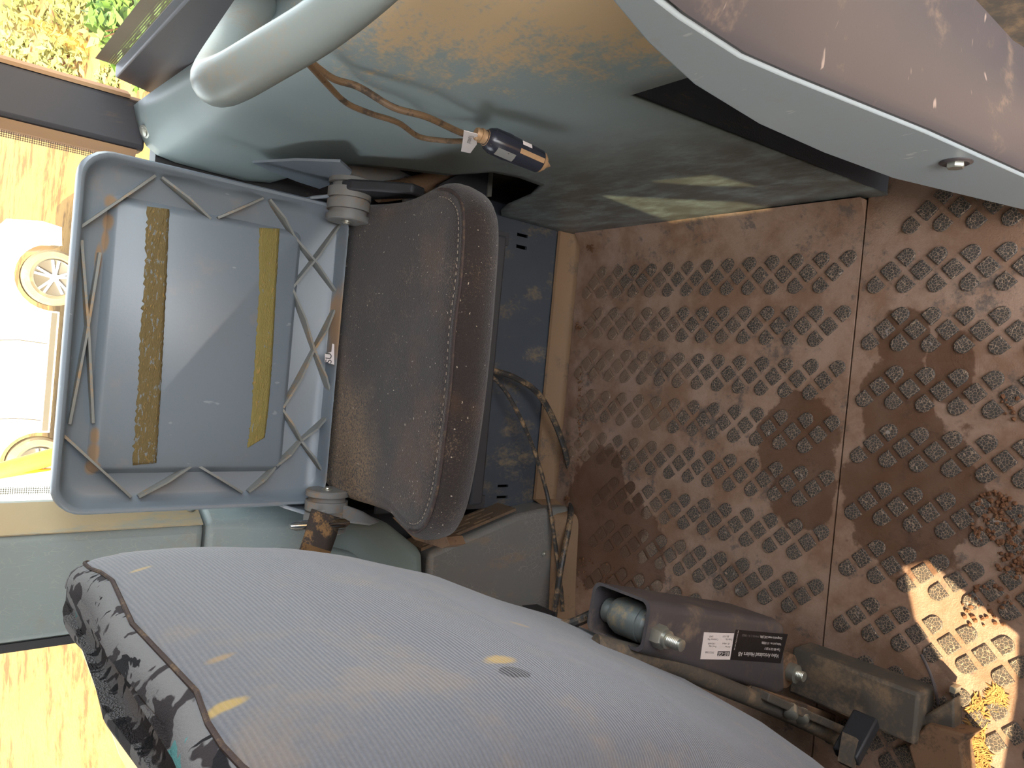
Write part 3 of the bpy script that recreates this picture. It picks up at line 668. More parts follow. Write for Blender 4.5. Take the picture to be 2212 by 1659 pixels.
# ------------------------------------------------------------------ folding jump seat
js = empty('jump_seat', (0, 1.1, 0.45), 'folding jump seat with bare ribbed blue-grey backrest shell and dark felt cushion', 'seat')
YB = 1.20
shell = empty('backrest_shell', (0, YB, 0.8), None, None); del_keys = [k for k in ('label', 'category') if k in shell]
shell.parent = js; shell.matrix_parent_inverse = world_of(js).inverted()
bpy.data.objects.remove(shell)
# shell tray (root part) : outer contour with rolled rim
zt, zb = 1.022, 0.615
def shell_ring(ins, y): return [(x, y, z) for x, z in rrect(-0.257+ins, 0.257-ins, zb+ins*0.3, zt-ins, 0.040-ins*0.4, 6)]
rings = [shell_ring(0.012, YB+0.012), shell_ring(0.003, YB+0.006), shell_ring(0.0, YB-0.010), shell_ring(0.001, YB-0.026), shell_ring(0.004, YB-0.031), shell_ring(0.008, YB-0.030), shell_ring(0.010, YB-0.024), shell_ring(0.014, YB-0.006), shell_ring(0.024, YB)]
shell = MB().ring_loft(rings).build('backrest_shell', MAT['shell'], js, 1.0)
# raised platform
PX = (at(250,436,1,YB-0.012), at(215,1008,1,YB-0.012), at(640,512,1,YB-0.012), at(602,1006,1,YB-0.012))
x1, x0 = (PX[0].x+PX[2].x)/2, (PX[1].x+PX[3].x)/2; z1, z0 = (PX[0].z+PX[1].z)/2, (PX[2].z+PX[3].z)/2
rings = [[(x, YB+0.001, z) for x, z in rrect(x0-0.012, x1+0.012, z0-0.012, z1+0.012, 0.014, 4)], [(x, YB-0.010, z) for x, z in rrect(x0-0.004, x1+0.004, z0-0.004, z1+0.004, 0.010, 4)], [(x, YB-0.013, z) for x, z in rrect(x0, x1, z0, z1, 0.008, 4)]]
MB().ring_loft(rings, False, True).build('raised_platform', MAT['shell'], shell, 0.9)
# stiffening ribs, each a thin blade
YR = YB-0.016
ribs = [((165,497),(338,378)), ((352,382),(458,472)), ((473,470),(572,427)), ((586,430),(640,512)), ((640,512),(728,628)), ((740,482),(636,620)), ((634,622),(682,755)), ((682,755),(722,868)), ((726,670),(681,758)), ((681,758),(614,882)), ((613,885),(655,955)), ((655,955),(700,1020)), ((712,900),(655,952)), ((652,955),(600,1008)), ((598,1010),(540,1064)),
        ((526,1065),(432,1008)), ((416,1008),(302,1075)), ((285,1075),(135,938)), ((152,917),(218,545)), ((178,518),(203,915))]
for (a, b), (c, d) in ribs:
    p, q = at(a, b, 1, YR), at(c, d, 1, YR)
    u = (q - p); u.y = 0; s = u.normalized(); w = Vector((-s.z, 0, s.x))*0.0019
    y0, y1 = YB+0.002, YR-0.006
    def e(pt, t, y): return Vector((pt.x, y, pt.z)) + w*t
    mid = (p + q)/2
    vs = [e(p,-1,y0), e(p,1,y0), e(q,1,y0), e(q,-1,y0), e(p,-1,YR+0.004), e(p,1,YR+0.004), e(q,1,YR+0.004), e(q,-1,YR+0.004), e(mid,-0.8,y1), e(mid,0.8,y1)]
    MB().add(vs, [(0,3,2,1),(0,4,5,1),(2,6,7,3),(0,3,7,8,4),(1,5,9,6,2),(4,8,9,5),(8,7,6,9)]).build('rib', MAT['rib'], shell)
# little hooks at the end of the two long top ribs
# tape residue strips with ragged edges
def tape(name, left, right, m, jag):
    n = 90; a = []; b = []; YT = YB-0.0135
    def interp(l, t):
        k = t*(len(l)-1); i = min(int(k), len(l)-2); f = k-i
        return (l[i][0]+(l[i+1][0]-l[i][0])*f, l[i][1]+(l[i+1][1]-l[i][1])*f)
    for k in range(n+1):
        t = k/n; l = interp(left, t); r = interp(right, t)
        jl = jag*(mnoise.noise(Vector((k*0.9, 3, 1)))*1.4 + random.uniform(-.5,.5)); jr = jag*0.35*(mnoise.noise(Vector((k*0.7, 9, 4))) + random.uniform(-.5,.5))
        a.append(at(l[0]+jl, l[1], 1, YT)); b.append(at(r[0]+jr, r[1], 1, YT))
    mb = MB(); vs = []; cols = 6
    for p, q in zip(a, b):
        for j in range(cols+1):
            t = j/cols; v = p.lerp(q, t); edge = min(t, 1-t)
            v.y -= 0.0004 + (0.0022*abs(mnoise.noise(Vector((v.x*90, v.z*120, 2)))) if 0 < j < cols else 0); vs.append(v)
    w = cols+1
    mb.add(vs, [(k*w+j, k*w+j+1, (k+1)*w+j+1, (k+1)*w+j) for k in range(n) for j in range(cols)])
    # closing skirt to the platform
    o = mb.build(name, m, shell, 1.2)
    s = o.modifiers.new('thickness', 'SOLIDIFY'); s.thickness = 0.001; s.offset = 1 if o.data.polygons[0].normal.y > 0 else -1
    return o
tape('tape_residue', [(318,446),(312,600),(303,720),(297,850),(286,1005)], [(366,452),(360,600),(354,720),(347,850),(338,1000)], MAT['tape1'], 4)
tape('tape_residue', [(560,492),(560,630),(550,780),(543,900),(534,968)], [(604,494),(596,630),(588,780),(580,880),(572,945)], MAT['tape2'], 2)
# side tabs of the shell carrying the hinges
for sx, px in ((1, 0.259), (-1, -0.259)):
    mb = MB().prism([(px, YB-0.03, 0.69), (px, YB+0.008, 0.69), (px+sx*0.012, YB+0.008, 0.655), (px+sx*0.012, YB+0.008, 0.60), (px+sx*0.012, YB-0.045, 0.60), (px+sx*0.012, YB-0.045, 0.655)], (-sx*0.006, 0, 0))
    o = mb.build('hinge_tab', MAT['shell'], shell); bevel(o, 0.003)
# hinge knuckles
for sx, (hx, hz) in ((1, (0.262, 0.630)), (-1, (-0.262, 0.622))):
    yc = 1.150; r = 0.036
    prof = [(-0.036,r*0.93),(-0.034,r),(-0.026,r),(-0.0255,r*0.86),(-0.018,r*0.86),(-0.0175,r*0.99),(-0.002,r*0.99),(-0.0015,r*0.90),(0.001,r*0.90),(0.0015,r),(0.018,r),(0.0185,r*0.8),(0.026,r*0.8),(0.0265,r),(0.034,r*0.98),(0.036,r*0.9)]
    h = MB().lathe((hx, yc, hz), (sx,0,0), prof, 28).build('hinge_knuckle', MAT['hinge'], js)
    MB().lathe((hx - sx*0.036, yc-0.006, hz+0.004), (-sx,0,0), [(0,0.009),(0.002,0.009),(0.0025,0.006),(0.0045,0.0055),(0.005,0.003)], 16).build('bolt', MAT['steel'], h)
    mb = MB().prism([(hx+sx*0.010, yc+0.02, hz+0.030), (hx+sx*0.010, yc-0.035, hz+0.02), (hx+sx*0.010, yc-0.11, hz-0.055), (hx+sx*0.010, yc-0.10, hz-0.085), (hx+sx*0.010, yc+0.03, hz-0.03)], (sx*0.018, 0, 0))
    if sx > 0: o = mb.build('hinge_arm', MAT['black'], js); bevel(o, 0.004)
# cushion
ZC = 0.600
outl = [(752,452),(762,442),(820,438),(880,434),(930,425),(975,412),(1012,404),(1040,412),(1062,435),(1073,470),(1074,530),(1068,620),(1060,720),(1050,820),(1038,920),(1022,1020),(1006,1090),(985,1138),(960,1160),(930,1166),(900,1158),(872,1138),(845,1112),(800,1094),(750,1078),(715,1055),(704,1030),(705,960),(710,880),(718,760),(728,640),(738,540),(745,480)]
O = [at(x, y, 2, ZC - 0.012 - 0.036*sm((x-830)/200)) for x, y in outl]; O = [Vector((p.x, p.y, 0)) for p in O]
Oc = catmull(O + [O[0]], 3)[:-1]; cen = Vector((0.0, 1.0, 0))
def inset(pts, d):
    n = len(pts); out = []
    for i, p in enumerate(pts):
        t = (pts[(i+1) % n] - pts[i-1]).normalized(); nn = Vector((-t.y, t.x, 0))
        if nn.dot(cen - p) < 0: nn = -nn
        out.append(p + nn*d)
    return out
def cz(p): return 0.004*mnoise.noise(Vector((p.x*9, p.y*9, 3))) + 0.004*math.cos(p.x*6)
levels = [(0.030,-0.062),(0.012,-0.060),(0.003,-0.050),(0.0,-0.034),(0.0,-0.022),(0.003,-0.012),(0.008,-0.006),(0.016,-0.001),(0.020,-0.0005),(0.024,-0.002),(0.027,-0.001),(0.034,0.001)]
rings = [[Vector((p.x, p.y, ZC + dz + (cz(p) if dz > -0.01 else 0))) for p in inset(Oc, d)] for d, dz in levels]
base = inset(Oc, 0.034)
for s in (0.85, 0.65, 0.45, 0.25, 0.08):
    rings.append([Vector((cen.x + (p.x-cen.x)*s, cen.y + (p.y-cen.y)*s, ZC + 0.002 + cz(cen + (p-cen)*s))) for p in base])
cush = MB().ring_loft(rings).build('seat_cushion', MAT['felt'], js, 1.4)
front = [i for i, p in enumerate(Oc)]
wl = inset(Oc, 0.013); wl2 = inset(Oc, 0.025)
sel = [i for i in range(len(Oc)) if (Oc[i].y < 0.93)]
i0 = min(sel); i1 = max(sel)
pathw = [Vector((wl[i].x, wl[i].y, ZC - 0.001 + cz(wl[i]))) for i in range(i0, i1+1)]
MB().tube(pathw, 0.0022, 6).build('front_welt', MAT['welt'], cush)
# stitches along the welt
ps = catmull([Vector((wl2[i].x, wl2[i].y, ZC + cz(wl2[i]) + 0.0002)) for i in range(i0, i1+1)], 4)
mb = MB(); acc = 0
for a, b in zip(ps, ps[1:]):
    acc += (b-a).length
    if acc > 0.0065:
        acc = 0; d = (b-a).normalized()*0.0021; mb.obox((a+b)/2, d, Vector((0,0,1)).cross(d).normalized()*0.0004, (0,0,0.0005))
st = mb.build('stitching', MAT['thread'], cush); st['kind'] = 'stuff'
# frayed foam edge at the back of the cushion and torn label
mb = MB(); 
for k in range(60):
    t = random.random(); p = at(748 - 6*t + random.uniform(-6,6), 495 + t*90, 2, ZC+0.002); r = random.uniform(0.0015, 0.0045)
    mb.obox(p, (r,0,0), (0, r*random.uniform(.4,1.5),0), (0,0,r*0.5))
o = mb.build('frayed_foam', MAT['fray'], cush); o['kind'] = 'stuff'
pl = [at(x, y, 1, 1.165) for x, y in ((702,764),(716,760),(718,742),(722,744),(722,788),(702,782))]
tl = MB().prism(pl, (0, 0.0006, 0)).build('torn_label', MAT['white'], js)
def text(body, size, origin, right, upv, m, parent, name='lettering', align='LEFT', sx=1.0):
    cu = bpy.data.curves.new(name, 'FONT'); cu.body = body; cu.size = size; cu.align_x = align
    tmp = bpy.data.objects.new(name, cu); COL.objects.link(tmp)
    dg = bpy.context.evaluated_depsgraph_get(); me = bpy.data.meshes.new_from_object(tmp.evaluated_get(dg)); bpy.data.objects.remove(tmp)
    r = Vector(right).normalized(); u = Vector(upv).normalized()
    for v in me.vertices: v.co = Vector(origin) + r*v.co.x*sx + u*v.co.y
    me.materials.clear()
    return link(name, me, m, parent)
text('SU', 0.016, at(716,786,1,1.164), at(716,766,1,1.164)-at(716,786,1,1.164), (0,0,1), MAT['ink'], tl)
# rusty seat bracket under the cushion
pts = [at(x, y, 2, 0.53) for x, y in ((848,1118),(895,1165),(955,1184),(972,1178),(965,1160),(905,1145),(870,1115))]
o = MB().prism(pts, (0,0,-0.03)).build('seat_bracket', MAT['rust'], js)
o = MB().box(-0.20, 0.20, 0.86, 1.16, 0.515, 0.538).build('seat_pan', MAT['black'], js); bevel(o, 0.004)
o = MB().box(-0.215, -0.195, 0.90, 1.262, 0.48, 0.515).box(0.195, 0.215, 0.90, 1.262, 0.48, 0.515).box(-0.215, 0.215, 1.24, 1.262, 0.44, 0.515).build('support_frame', MAT['black'], js)

# hardware visible in the gap between jump seat and side panel
def pp(l, ax, v): return [at(x, y, ax, v) for x, y in l]
hp = empty('heater_pipe_bracket', (0.32, 1.2, 0.45), 'brown dusty pipe and dark bracket in the gap behind the teal panel', 'bracket')
MB().prism(pp(((735,352),(850,362),(905,388),(880,400),(815,415),(795,396),(760,375)), 1, 1.27), (0,0.02,0)).build('bracket_plate', MAT['hinge'], hp)
MB().tube(catmull([at(815,415,1,1.24), at(860,410,1,1.24), at(920,395,1,1.235), at(985,378,1,1.23)], 4), 0.019, 14).build('pipe', MAT['rust'], hp)
MB().prism(pp(((930,430),(950,398),(1000,372),(1060,370),(1056,420),(1050,450),(960,450)), 1, 1.19), (0,0.012,0)).build('backing_plate', MAT['black'], hp)
MB().prism(pp(((1056,372),(1063,372),(1059,425),(1050,425)), 1, 1.188), (0,-0.004,0)).build('plate_edge', MAT['steel'], hp)

# ------------------------------------------------------------------ seat belt
sb = empty('seat_belt', (-0.30, 1.14, 0.55), 'worn dark leather seat belt strap with chrome buckle left of the cushion', 'seat belt')
S = catmull([at(672,1100,1,1.105), at(664,1130,1,1.095), at(652,1170,1,1.085), at(632,1225,1,1.075), at(612,1275,1,1.07)], 5)
S2 = catmull([at(733,1120,1,1.105), at(726,1150,1,1.095), at(712,1190,1,1.085), at(694,1240,1,1.075), at(676,1290,1,1.07)], 5)
mb = MB(); vs = [p for a, b in zip(S, S2) for p in (a, a.lerp(b, .33) + Vector((0,-.004,0)), a.lerp(b, .66) + Vector((0,-.003,0)), b)]
mb.add(vs, [(k*4+j, k*4+j+1, k*4+j+5, k*4+j+4) for k in range(len(S)-1) for j in range(3)])
o = mb.build('strap', MAT['belt'], sb, 1.2); s = o.modifiers.new('thickness', 'SOLIDIFY'); s.thickness = 0.004
k0 = 10; mb = MB(); vs = [p + Vector((0,-0.0048,0)) for a, b in list(zip(S, S2))[k0:] for p in (a, a.lerp(b,.33)+Vector((0,-.004,0)), a.lerp(b,.66)+Vector((0,-.003,0)), b)]
mb.add(vs, [(k*4+j, k*4+j+1, k*4+j+5, k*4+j+4) for k in range(len(S)-1-k0) for j in range(3)]); mb.build('stitched_patch', MAT['beltdirty'], sb, 1.2)
a, b = at(626,1137,1,1.10), at(754,1130,1,1.10)
o = MB().tube([a, a.lerp(b,.1), a.lerp(b,.5), a.lerp(b,.9), b], [0.004,0.008,0.009,0.009,0.004], 12).build('buckle_bar', MAT['chrome'], sb)
pts = pp(((684,1106),(738,1088),(785,1105),(825,1128),(800,1136),(735,1128)), 1, 1.118)
o = MB().prism(pts, (0,0.02,0.0)).build('buckle_body', MAT['hinge'], sb); bevel(o, 0.004)

# ------------------------------------------------------------------ cables
def cable(name, label, pts, r, m, grp=None):
    o = MB().tube(catmull(pts, 8), r, 10).build(name, m); return tag(o, label, 'cable', grp)
cable('floor_cable', 'thick black cable arching from the kick panel over the mat lip', [at(1030,795,1,1.22), at(1062,800,1,1.215), at(1110,815,1,1.21), at(1160,848,1,1.21), at(1195,905,1,1.21), at(1222,980,1,1.21), at(1235,1060,1,1.205), at(1230,1130,1,1.165), at(1213,1220,1,1.145), at(1203,1285,1,1.14), at(1196,1340,1,1.14)], 0.0068, MAT['cable'])
fcb = cable('floor_cable', 'thin twin black cable hanging left of the arching thick cable', [at(1025,795,1,1.23), at(1060,812,1,1.225), at(1095,850,1,1.215), at(1130,915,1,1.21), at(1158,985,1,1.205), at(1180,1060,1,1.195), at(1193,1130,1,1.175), at(1203,1200,1,1.165), at(1212,1270,1,1.155), at(1216,1320,1,1.15)], 0.0045, MAT['cable'])
def xplane(l, x): return [at(a, b, 0, x) for a, b in l]
ch = empty('charger_plug', (0.30, 0.85, 0.55), 'black cigarette-lighter charger plug with paper tag hanging on the teal panel', 'plug')
MB().tube(catmull(xplane(((640,112),(672,135)), 0.322) + xplane(((720,170),(775,188)), 0.318) + xplane(((850,232),(920,252),(985,282),(1030,300)), 0.305), 8), 0.0042, 10).build('cord', MAT['cablebrown'], ch)
MB().tube(catmull(xplane(((645,118),(668,140),(705,180),(748,222),(800,245),(860,265),(905,295),(960,304),(1000,305),(1032,304)), 0.303), 8), 0.0036, 10).build('cord', MAT['cablebrown'], ch)
a, b = at(1048,297,0,0.300), at(1172,352,0,0.288); ax = (b-a); lnp = ax.length
R = 0.0175
plug = MB().lathe(a, ax, [(0,R*0.55),(0.004,R*0.8),(0.012,R*0.98),(lnp*0.35,R*1.02),(lnp*0.40,R*0.98),(lnp*0.55,R*0.95),(lnp*0.93,R*0.88),(lnp*0.95,R*0.80)], 24).build('plug_body', MAT['plug'], ch)
MB().lathe(a + ax*0.94, ax, [(0,R*0.80),(0.004,R*0.78),(0.0045,R*0.62),(0.008,R*0.58),(0.010,R*0.3),(0.014,R*0.22),(0.018,R*0.06)], 18).build('contact_tip', MAT['copper'], plug)
MB().lathe(a + ax*-0.16, ax, [(0,R*0.42),(0.003,R*0.5),(0.0032,R*0.42),(0.007,R*0.45),(0.0072,R*0.55),(0.011,R*0.55),(0.0112,R*0.45),(0.015,R*0.5),(0.0152,R*0.62),(0.022,R*0.62)], 16).build('strain_relief', MAT['copper'], plug)
axn = ax.normalized(); toc = (CAM - a).normalized(); sd = axn.cross(toc).normalized(); fr = sd.cross(axn).normalized()
if fr.dot(toc) < 0: fr = -fr
def on_plug(t, ang, rr=1.0): return a + ax*t + (fr*math.cos(ang) + sd*math.sin(ang))*R*rr
if at(1100,300,0,0.3).x: pass
sgn = 1 if (on_plug(0.5, 1.0) - on_plug(0.5, -1.0)).dot(Vector((0,0,-1))) > 0 else -1
def strip(t0, t1, a0, a1, m, name, rr=1.0):
    mb = MB(); vs = [on_plug(t, sgn*aa, rr) for t in (t0, t1) for aa in (a0, (a0+a1)/2, a1)]
    mb.add(vs, [(0,1,4,3),(1,2,5,4)]); mb.build(name, m, plug, 1.2)
strip(0.50, 0.92, 0.0, 0.38, MAT['copper'], 'side_contact', 0.985)
strip(0.16, 0.46, -0.95, -0.25, MAT['hinge'], 'indicator_window', 1.03)
strip(0.52, 0.68, 0.72, 1.15, MAT['white'], 'reflective_clip', 1.0)
tg = [at(1002,282,0,0.296), at(1032,290,0,0.296), at(1030,312,0,0.296), at(1016,331,0,0.296), at(996,327,0,0.296), at(1000,300,0,0.296)]
tgo = MB().prism(tg, (0.0006,0,0)).build('paper_tag', MAT['white'], ch)
o0 = at(1013,292,0,0.2953); text('Tovood', 0.0105, o0, at(1004,327,0,0.2953)-o0, at(1030,297,0,0.2953)-o0, MAT['inkgrey'], tgo)

# ------------------------------------------------------------------ driver's seat (seen from behind)
ds = empty('driver_seat', (-0.45, 0.56, 0.1), 'driver seat back in grey knit cover with camouflage top, seen from behind', 'seat')
prof = [(0.20,-0.53,0.12),(0.30,-0.435,0.12),(0.401,-0.368,0.12),(0.49,-0.333,0.12),(0.583,-0.301,0.11),(0.68,-0.265,0.105),(0.782,-0.235,0.095),(0.85,-0.220,0.085),(0.905,-0.213,0.072),(0.97,-0.209,0.055),(1.02,-0.211,0.042),(1.045,-0.216,0.036),(1.052,-0.219,0.033)]
YC, HB = 0.567, 0.260
def seat_ring(z, xb, th, shrink=0.0, ny=44):
    """xb: x of the back face at the far edge"""
    out = []; a = th - shrink; b = HB - shrink*0.8
    for k in range(ny):
        t = 2*math.pi*k/ny; ct, st = math.cos(t), math.sin(t); e = 2/5.0
        lx = a*math.copysign(abs(ct)**e, ct); ly = b*math.copysign(abs(st)**e, st)
        lx += 0.010*(1-(ly/b)**2) if lx > 0 else 0
        wob = 0.004*mnoise.noise(Vector((lx*7+z*3, ly*9, z*8))) + 0.0015*mnoise.noise(Vector((ly*30, z*40, 1)))
        cxp = xb - th*0.93
        X = cxp + lx + wob - 0.08*sm((0.85 - z)/0.5)*(HB - ly)*0.9; Y = YC + ly
        zz = z - 0.022*sm((z-0.9)/0.15)*abs(ly/HB)**5 + 0.006*sm((z-0.9)/0.15)*math.sin(ly*30+1)
        out.append(Vector((X, Y, zz)))
    return out
pz = []
for (a, b) in zip(prof, prof[1:]):
    for k in range(3): t = k/3; pz.append(tuple(a[i]+(b[i]-a[i])*t for i in range(3)))
pz.append(prof[-1])
back = MB().ring_loft([seat_ring(*p) for p in pz], True, False).build('seat_back', MAT['knit'], ds, 1.4)
top = [(1.052,-0.219,0.033,0.0),(1.058,-0.219,0.033,0.002),(1.063,-0.219,0.033,0.006),(1.066,-0.219,0.033,0.012),(1.0672,-0.219,0.033,0.02)]
MB().ring_loft([seat_ring(z, x, t, s) for z, x, t, s in top], False, True).build('camouflage_top', MAT['camo'], ds, 1.4)
MB().tube([p + Vector((0,0,0)) for p in seat_ring(1.0522,-0.2188,0.033,-0.0005)] + [seat_ring(1.0522,-0.2188,0.033,-0.0005)[0]], 0.0018, 6).build('cover_seam', MAT['welt'], ds)

o = MB().box(-1.02, -0.58, 0.34, 0.80, 0.30, 0.42).build('seat_base_cushion', MAT['knit'], ds); bevel(o, 0.04, 4)
o = MB().box(-0.95, -0.66, 0.42, 0.74, 0.0, 0.31).build('seat_pedestal', MAT['black'], ds); bevel(o, 0.01)
# seat mounting bracket with pivot and stickers
YF = 0.555
br = empty('seat_mount_bracket', (-0.36, 0.6, 0.1), 'black painted box bracket with pivot bolt and white and black stickers', 'bracket')
fo = [at(x, y, 1, YF) for x, y in ((1402,1292),(1412,1310),(1400,1390),(1386,1418),(1440,1440),(1560,1478),(1692,1512),(1712,1490),(1708,1420),(1700,1352),(1690,1336),(1672,1330),(1560,1302))]
# walls of the box: front, right, left, back, open at the top end
T0, T1 = at(1408,1300,1,YF), at(1388,1414,1,YF); B0, B1 = at(1698,1342,1,YF), at(1698,1508,1,YF)
D = Vector((0, 0.095, 0)); th = 0.0045
def wall4(a, b, c, d, nrm, name):
    o = MB().prism([a, b, c, d], Vector(nrm)*th).build(name, MAT['bracket'], br); bevel(o, 0.0015); return o
rings = []
def rr3(p0, p1, depth, r=0.012, n=4):
    """rounded rectangle in the plane of p0-p1 and the depth vector"""
    u = (p1-p0); lu = u.length; u = u.normalized(); v = depth.normalized(); lv = depth.length
    return [p0 + u*x + v*z for x, z in rrect(0, lu, 0, lv, r, n)]
outer0 = rr3(T0, T1, D); outer1 = rr3(B0, B1, D)
axis = ((B0+B1)/2 - (T0+T1)/2).normalized()
def shrink(ring, d):
    c = sum(ring, Vector())/len(ring); return [c + (p-c)*(1 - d/((p-c).length)) for p in ring]
inner0 = shrink(outer0, 0.0055); inner1 = [p + (q-p)*0.75 for p, q in zip(inner0, shrink(outer1, 0.0055))]
mid = [[p + (q-p)*t for p, q in zip(outer0, outer1)] for t in (0, 0.03, 0.5, 0.94, 1.0)]
mid[-1] = shrink(mid[-1], 0.006)
rings = [inner1, inner0, shrink(mid[0], 0.002)] + mid
box = MB().ring_loft(rings).build('box_channel', MAT['bracket'], br, 0.8)
pc = (T0 + T1)/2 + axis*0.028
MB().lathe((pc.x, YF+0.012, pc.z), (0,1,0), [(0,0.019),(0.004,0.022),(0.012,0.022),(0.0125,0.0235),(0.05,0.024),(0.058,0.021),(0.060,0.016),(0.074,0.016)], 28).build('pivot_roller', MAT['shaft'], br)
bc = at(1418,1372,1,YF); ba = Vector((0,-1,0))
nut = MB().hexbolt((bc.x, YF, bc.z), ba, 0.0145, 0.014).lathe((bc.x, YF-0.014, bc.z), ba, [(0,0.0115),(0.004,0.011),(0.0045,0.009)], 16).build('pivot_nut', MAT['steel'], br)
prof = [(0,0.0078)]
for k in range(7): prof += [(0.016+k*0.0022, 0.0078), (0.0171+k*0.0022, 0.0070)]
prof += [(0.034,0.0070),(0.035,0.005)]
MB().lathe((bc.x, YF-0.004, bc.z), ba, prof, 16).build('bolt_thread', MAT['steel'], nut)
hb = at(1283,1318,1,0.66); MB().lathe((hb.x, 0.652, hb.z-0.02), (0,1,0), [(0,0.013),(0.01,0.013),(0.013,0.009)], 16).build('bolt_head', MAT['steel'], br)
# stickers lie on the front wall
YS = YF-0.0006
def sticker(pts, m, name): return MB().prism(pp(pts, 1, YS), (0, 0.0004, 0)).build(name, m, br)
wsx = sticker(((1521,1366),(1586,1368),(1577,1425),(1513,1424)), MAT['white'], 'white_sticker')
bsx = sticker(((1590,1360),(1702,1370),(1686,1433),(1578,1425)), MAT['label'], 'black_sticker')
YT = YS-0.0003
def stx(body, px, qx, hpx, m, par):
    """text whose baseline runs from pixel px to pixel qx on the sticker, cap height hpx pixels"""
    o0, o1 = at(*px, 1, YT), at(*qx, 1, YT); r = (o1-o0); upv = at(px[0]-0.08*hpx, px[1]+hpx, 1, YT)-o0
    upv = upv - r.normalized()*upv.dot(r.normalized())
    ob = text(body, upv.length/0.70, o0, r, upv, m, par)
    xs = [(v.co - o0).dot(r.normalized()) for v in ob.data.vertices]; k = r.length/max(xs); rn = r.normalized()
    for v in ob.data.vertices:
        e = (v.co - o0).dot(rn); v.co = v.co + rn*(e*k - e)
    return ob
stx('Volvo Articulated Haulers AB', (1683,1413), (1596,1408), 9, MAT['whiteprint'], bsx)
stx('Type BE-GE 9130 Y', (1686,1402), (1652,1398), 5, MAT['whiteprint'], bsx)
stx('Volvo part no. 11118086', (1688,1390), (1646,1386), 5, MAT['whiteprint'], bsx)
stx('Designed to meet SAE J386.', (1690,1377), (1642,1373), 5, MAT['whiteprint'], bsx)
stx('FMVSS C 0.1 0063', (1640,1373), (1604,1370), 4.5, MAT['inkgrey'], bsx)
for k in range(1):
    o0 = at(1587,1404,1,YT); o1 = at(1594,1372,1,YT); text('BE-GE INDUSTRI AB', 0.0030, o0, o1-o0, at(1580,1403,1,YT)-o0, MAT['whiteprint'], bsx)
lg = MB().prism(pp(((1551,1407),(1577,1407),(1575,1417),(1549,1417)), 1, YT), (0,0.0002,0)).build('logo_block', MAT['ink'], wsx)
YT -= 0.0003; stx('BE-GE', (1575.5,1408.5), (1551,1408.5), 7.5, MAT['whiteprint'], lg); YT += 0.0003
for bd, p, q in (('2022/308', (1543,1408), (1524,1407)), ('Art No', (1578,1396), (1567,1395)), ('Prod. No', (1548,1395), (1532,1394)), ('81 4464', (1576,1389), (1561,1388)), ('143449', (1546,1389), (1530,1388)), ('Order No', (1582,1380), (1568,1379)), ('Customer No', (1552,1380), (1529,1379)), ('831101', (1575,1373), (1562,1373)), ('1843', (1542,1373), (1533,1373))):
    stx(bd, p, q, 4, MAT['inkgrey'], wsx)

# seat base rails, bushing, hoses
sbf = empty('seat_base_frame', (-0.45, 0.45, 0.0), 'dusty steel base rails of the driver seat bolted to the floor', 'frame')
o = MB().box(-0.475, -0.400, 0.405, 0.60, -0.001, 0.058).build('base_rail', MAT['rail'], sbf); bevel(o, 0.005, 2)
pts = pp(((1988,1550),(2060,1508),(2062,1600),(2000,1590)), 2, 0.03)
o = MB().prism(pts, (0,0,-0.031)).build('floor_plate', MAT['rail'], sbf); bevel(o, 0.003)
pts = pp(((2000,1565),(2100,1590),(2075,1612),(2085,1680),(1980,1680),(1960,1610)), 2, 0.045)
o = MB().prism(pts, (0,0,-0.046)).build('angle_plate', MAT['rust'], sbf); bevel(o, 0.003)
pts = pp(((2052,1482),(2066,1487),(2062,1500),(2050,1494)), 2, 0.03); MB().prism(pts, (0,0,-0.02)).build('floor_clip', MAT['steel'], sbf)
c = at(1735,1462,1,0.54)
o = MB().lathe((c.x, 0.60, c.z), (0,-1,0), [(0,0.026),(0.012,0.027),(0.0125,0.021),(0.024,0.021),(0.0245,0.027),(0.036,0.026),(0.038,0.018)], 22).build('bushing', MAT['rust'], sbf)
prof = [(0,0.014),(0.012,0.014),(0.013,0.008)]
for k in range(5): prof += [(0.014+k*0.0022, 0.0078), (0.0151+k*0.0022, 0.0070)]
MB().lathe((c.x, 0.562, c.z), (0,-1,0), prof, 14).build('bushing_bolt', MAT['steel'], o)
# long side rail following the seat
def rail(name, A_, B_, yA, yB, w, t, m):
    p, q = at(*A_, 1, yA), at(*B_, 1, yB); u = (q-p).normalized(); n2 = u.cross(Vector((0,1,0))).normalized()
    o = MB().obox((p+q)/2, (q-p)/2, Vector((0,1,0))*w/2, n2*t/2).build(name, m, sbf); bevel(o, 0.002); return o
rail('side_rail', (1640,1498), (2080,1690), 0.545, 0.47, 0.03, 0.012, MAT['rail'])
rail('side_rail', (1600,1478), (2060,1640), 0.575, 0.53, 0.03, 0.010, MAT['rust'])
for px in ((1708,1528), (1732,1538)):
    c = at(*px, 1, 0.53); MB().lathe(c, (-0.45,-0.5,0.75), [(0,0.010),(0.014,0.010),(0.016,0.007)], 14).build('rail_bolt', MAT['steel'], sbf)
c = at(1850,1592,1,0.465); o = MB().obox(c, (0.022,0,-0.028), (0,0.018,0), (0.008,0,0.006)).build('rail_clip', MAT['black'], sbf); bevel(o, 0.003)
c = at(1833,1622,1,0.462); MB().obox(c, (-0.004,0,-0.006), (0,0.010,0), (-0.016,-0.004,0.012)).build('clip_strap', MAT['rail'], sbf)
tag(MB().tube(catmull([at(1285,1392,1,0.60), at(1350,1408,1,0.585), at(1440,1432,1,0.57), at(1560,1482,1,0.56), at(1680,1532,1,0.545), at(1800,1590,1,0.53), at(1900,1650,1,0.52)], 6), 0.0125, 14).build('rubber_hose', MAT['rail']), 'dusty grey rubber hose along the lower edge of the driver seat', 'hose')
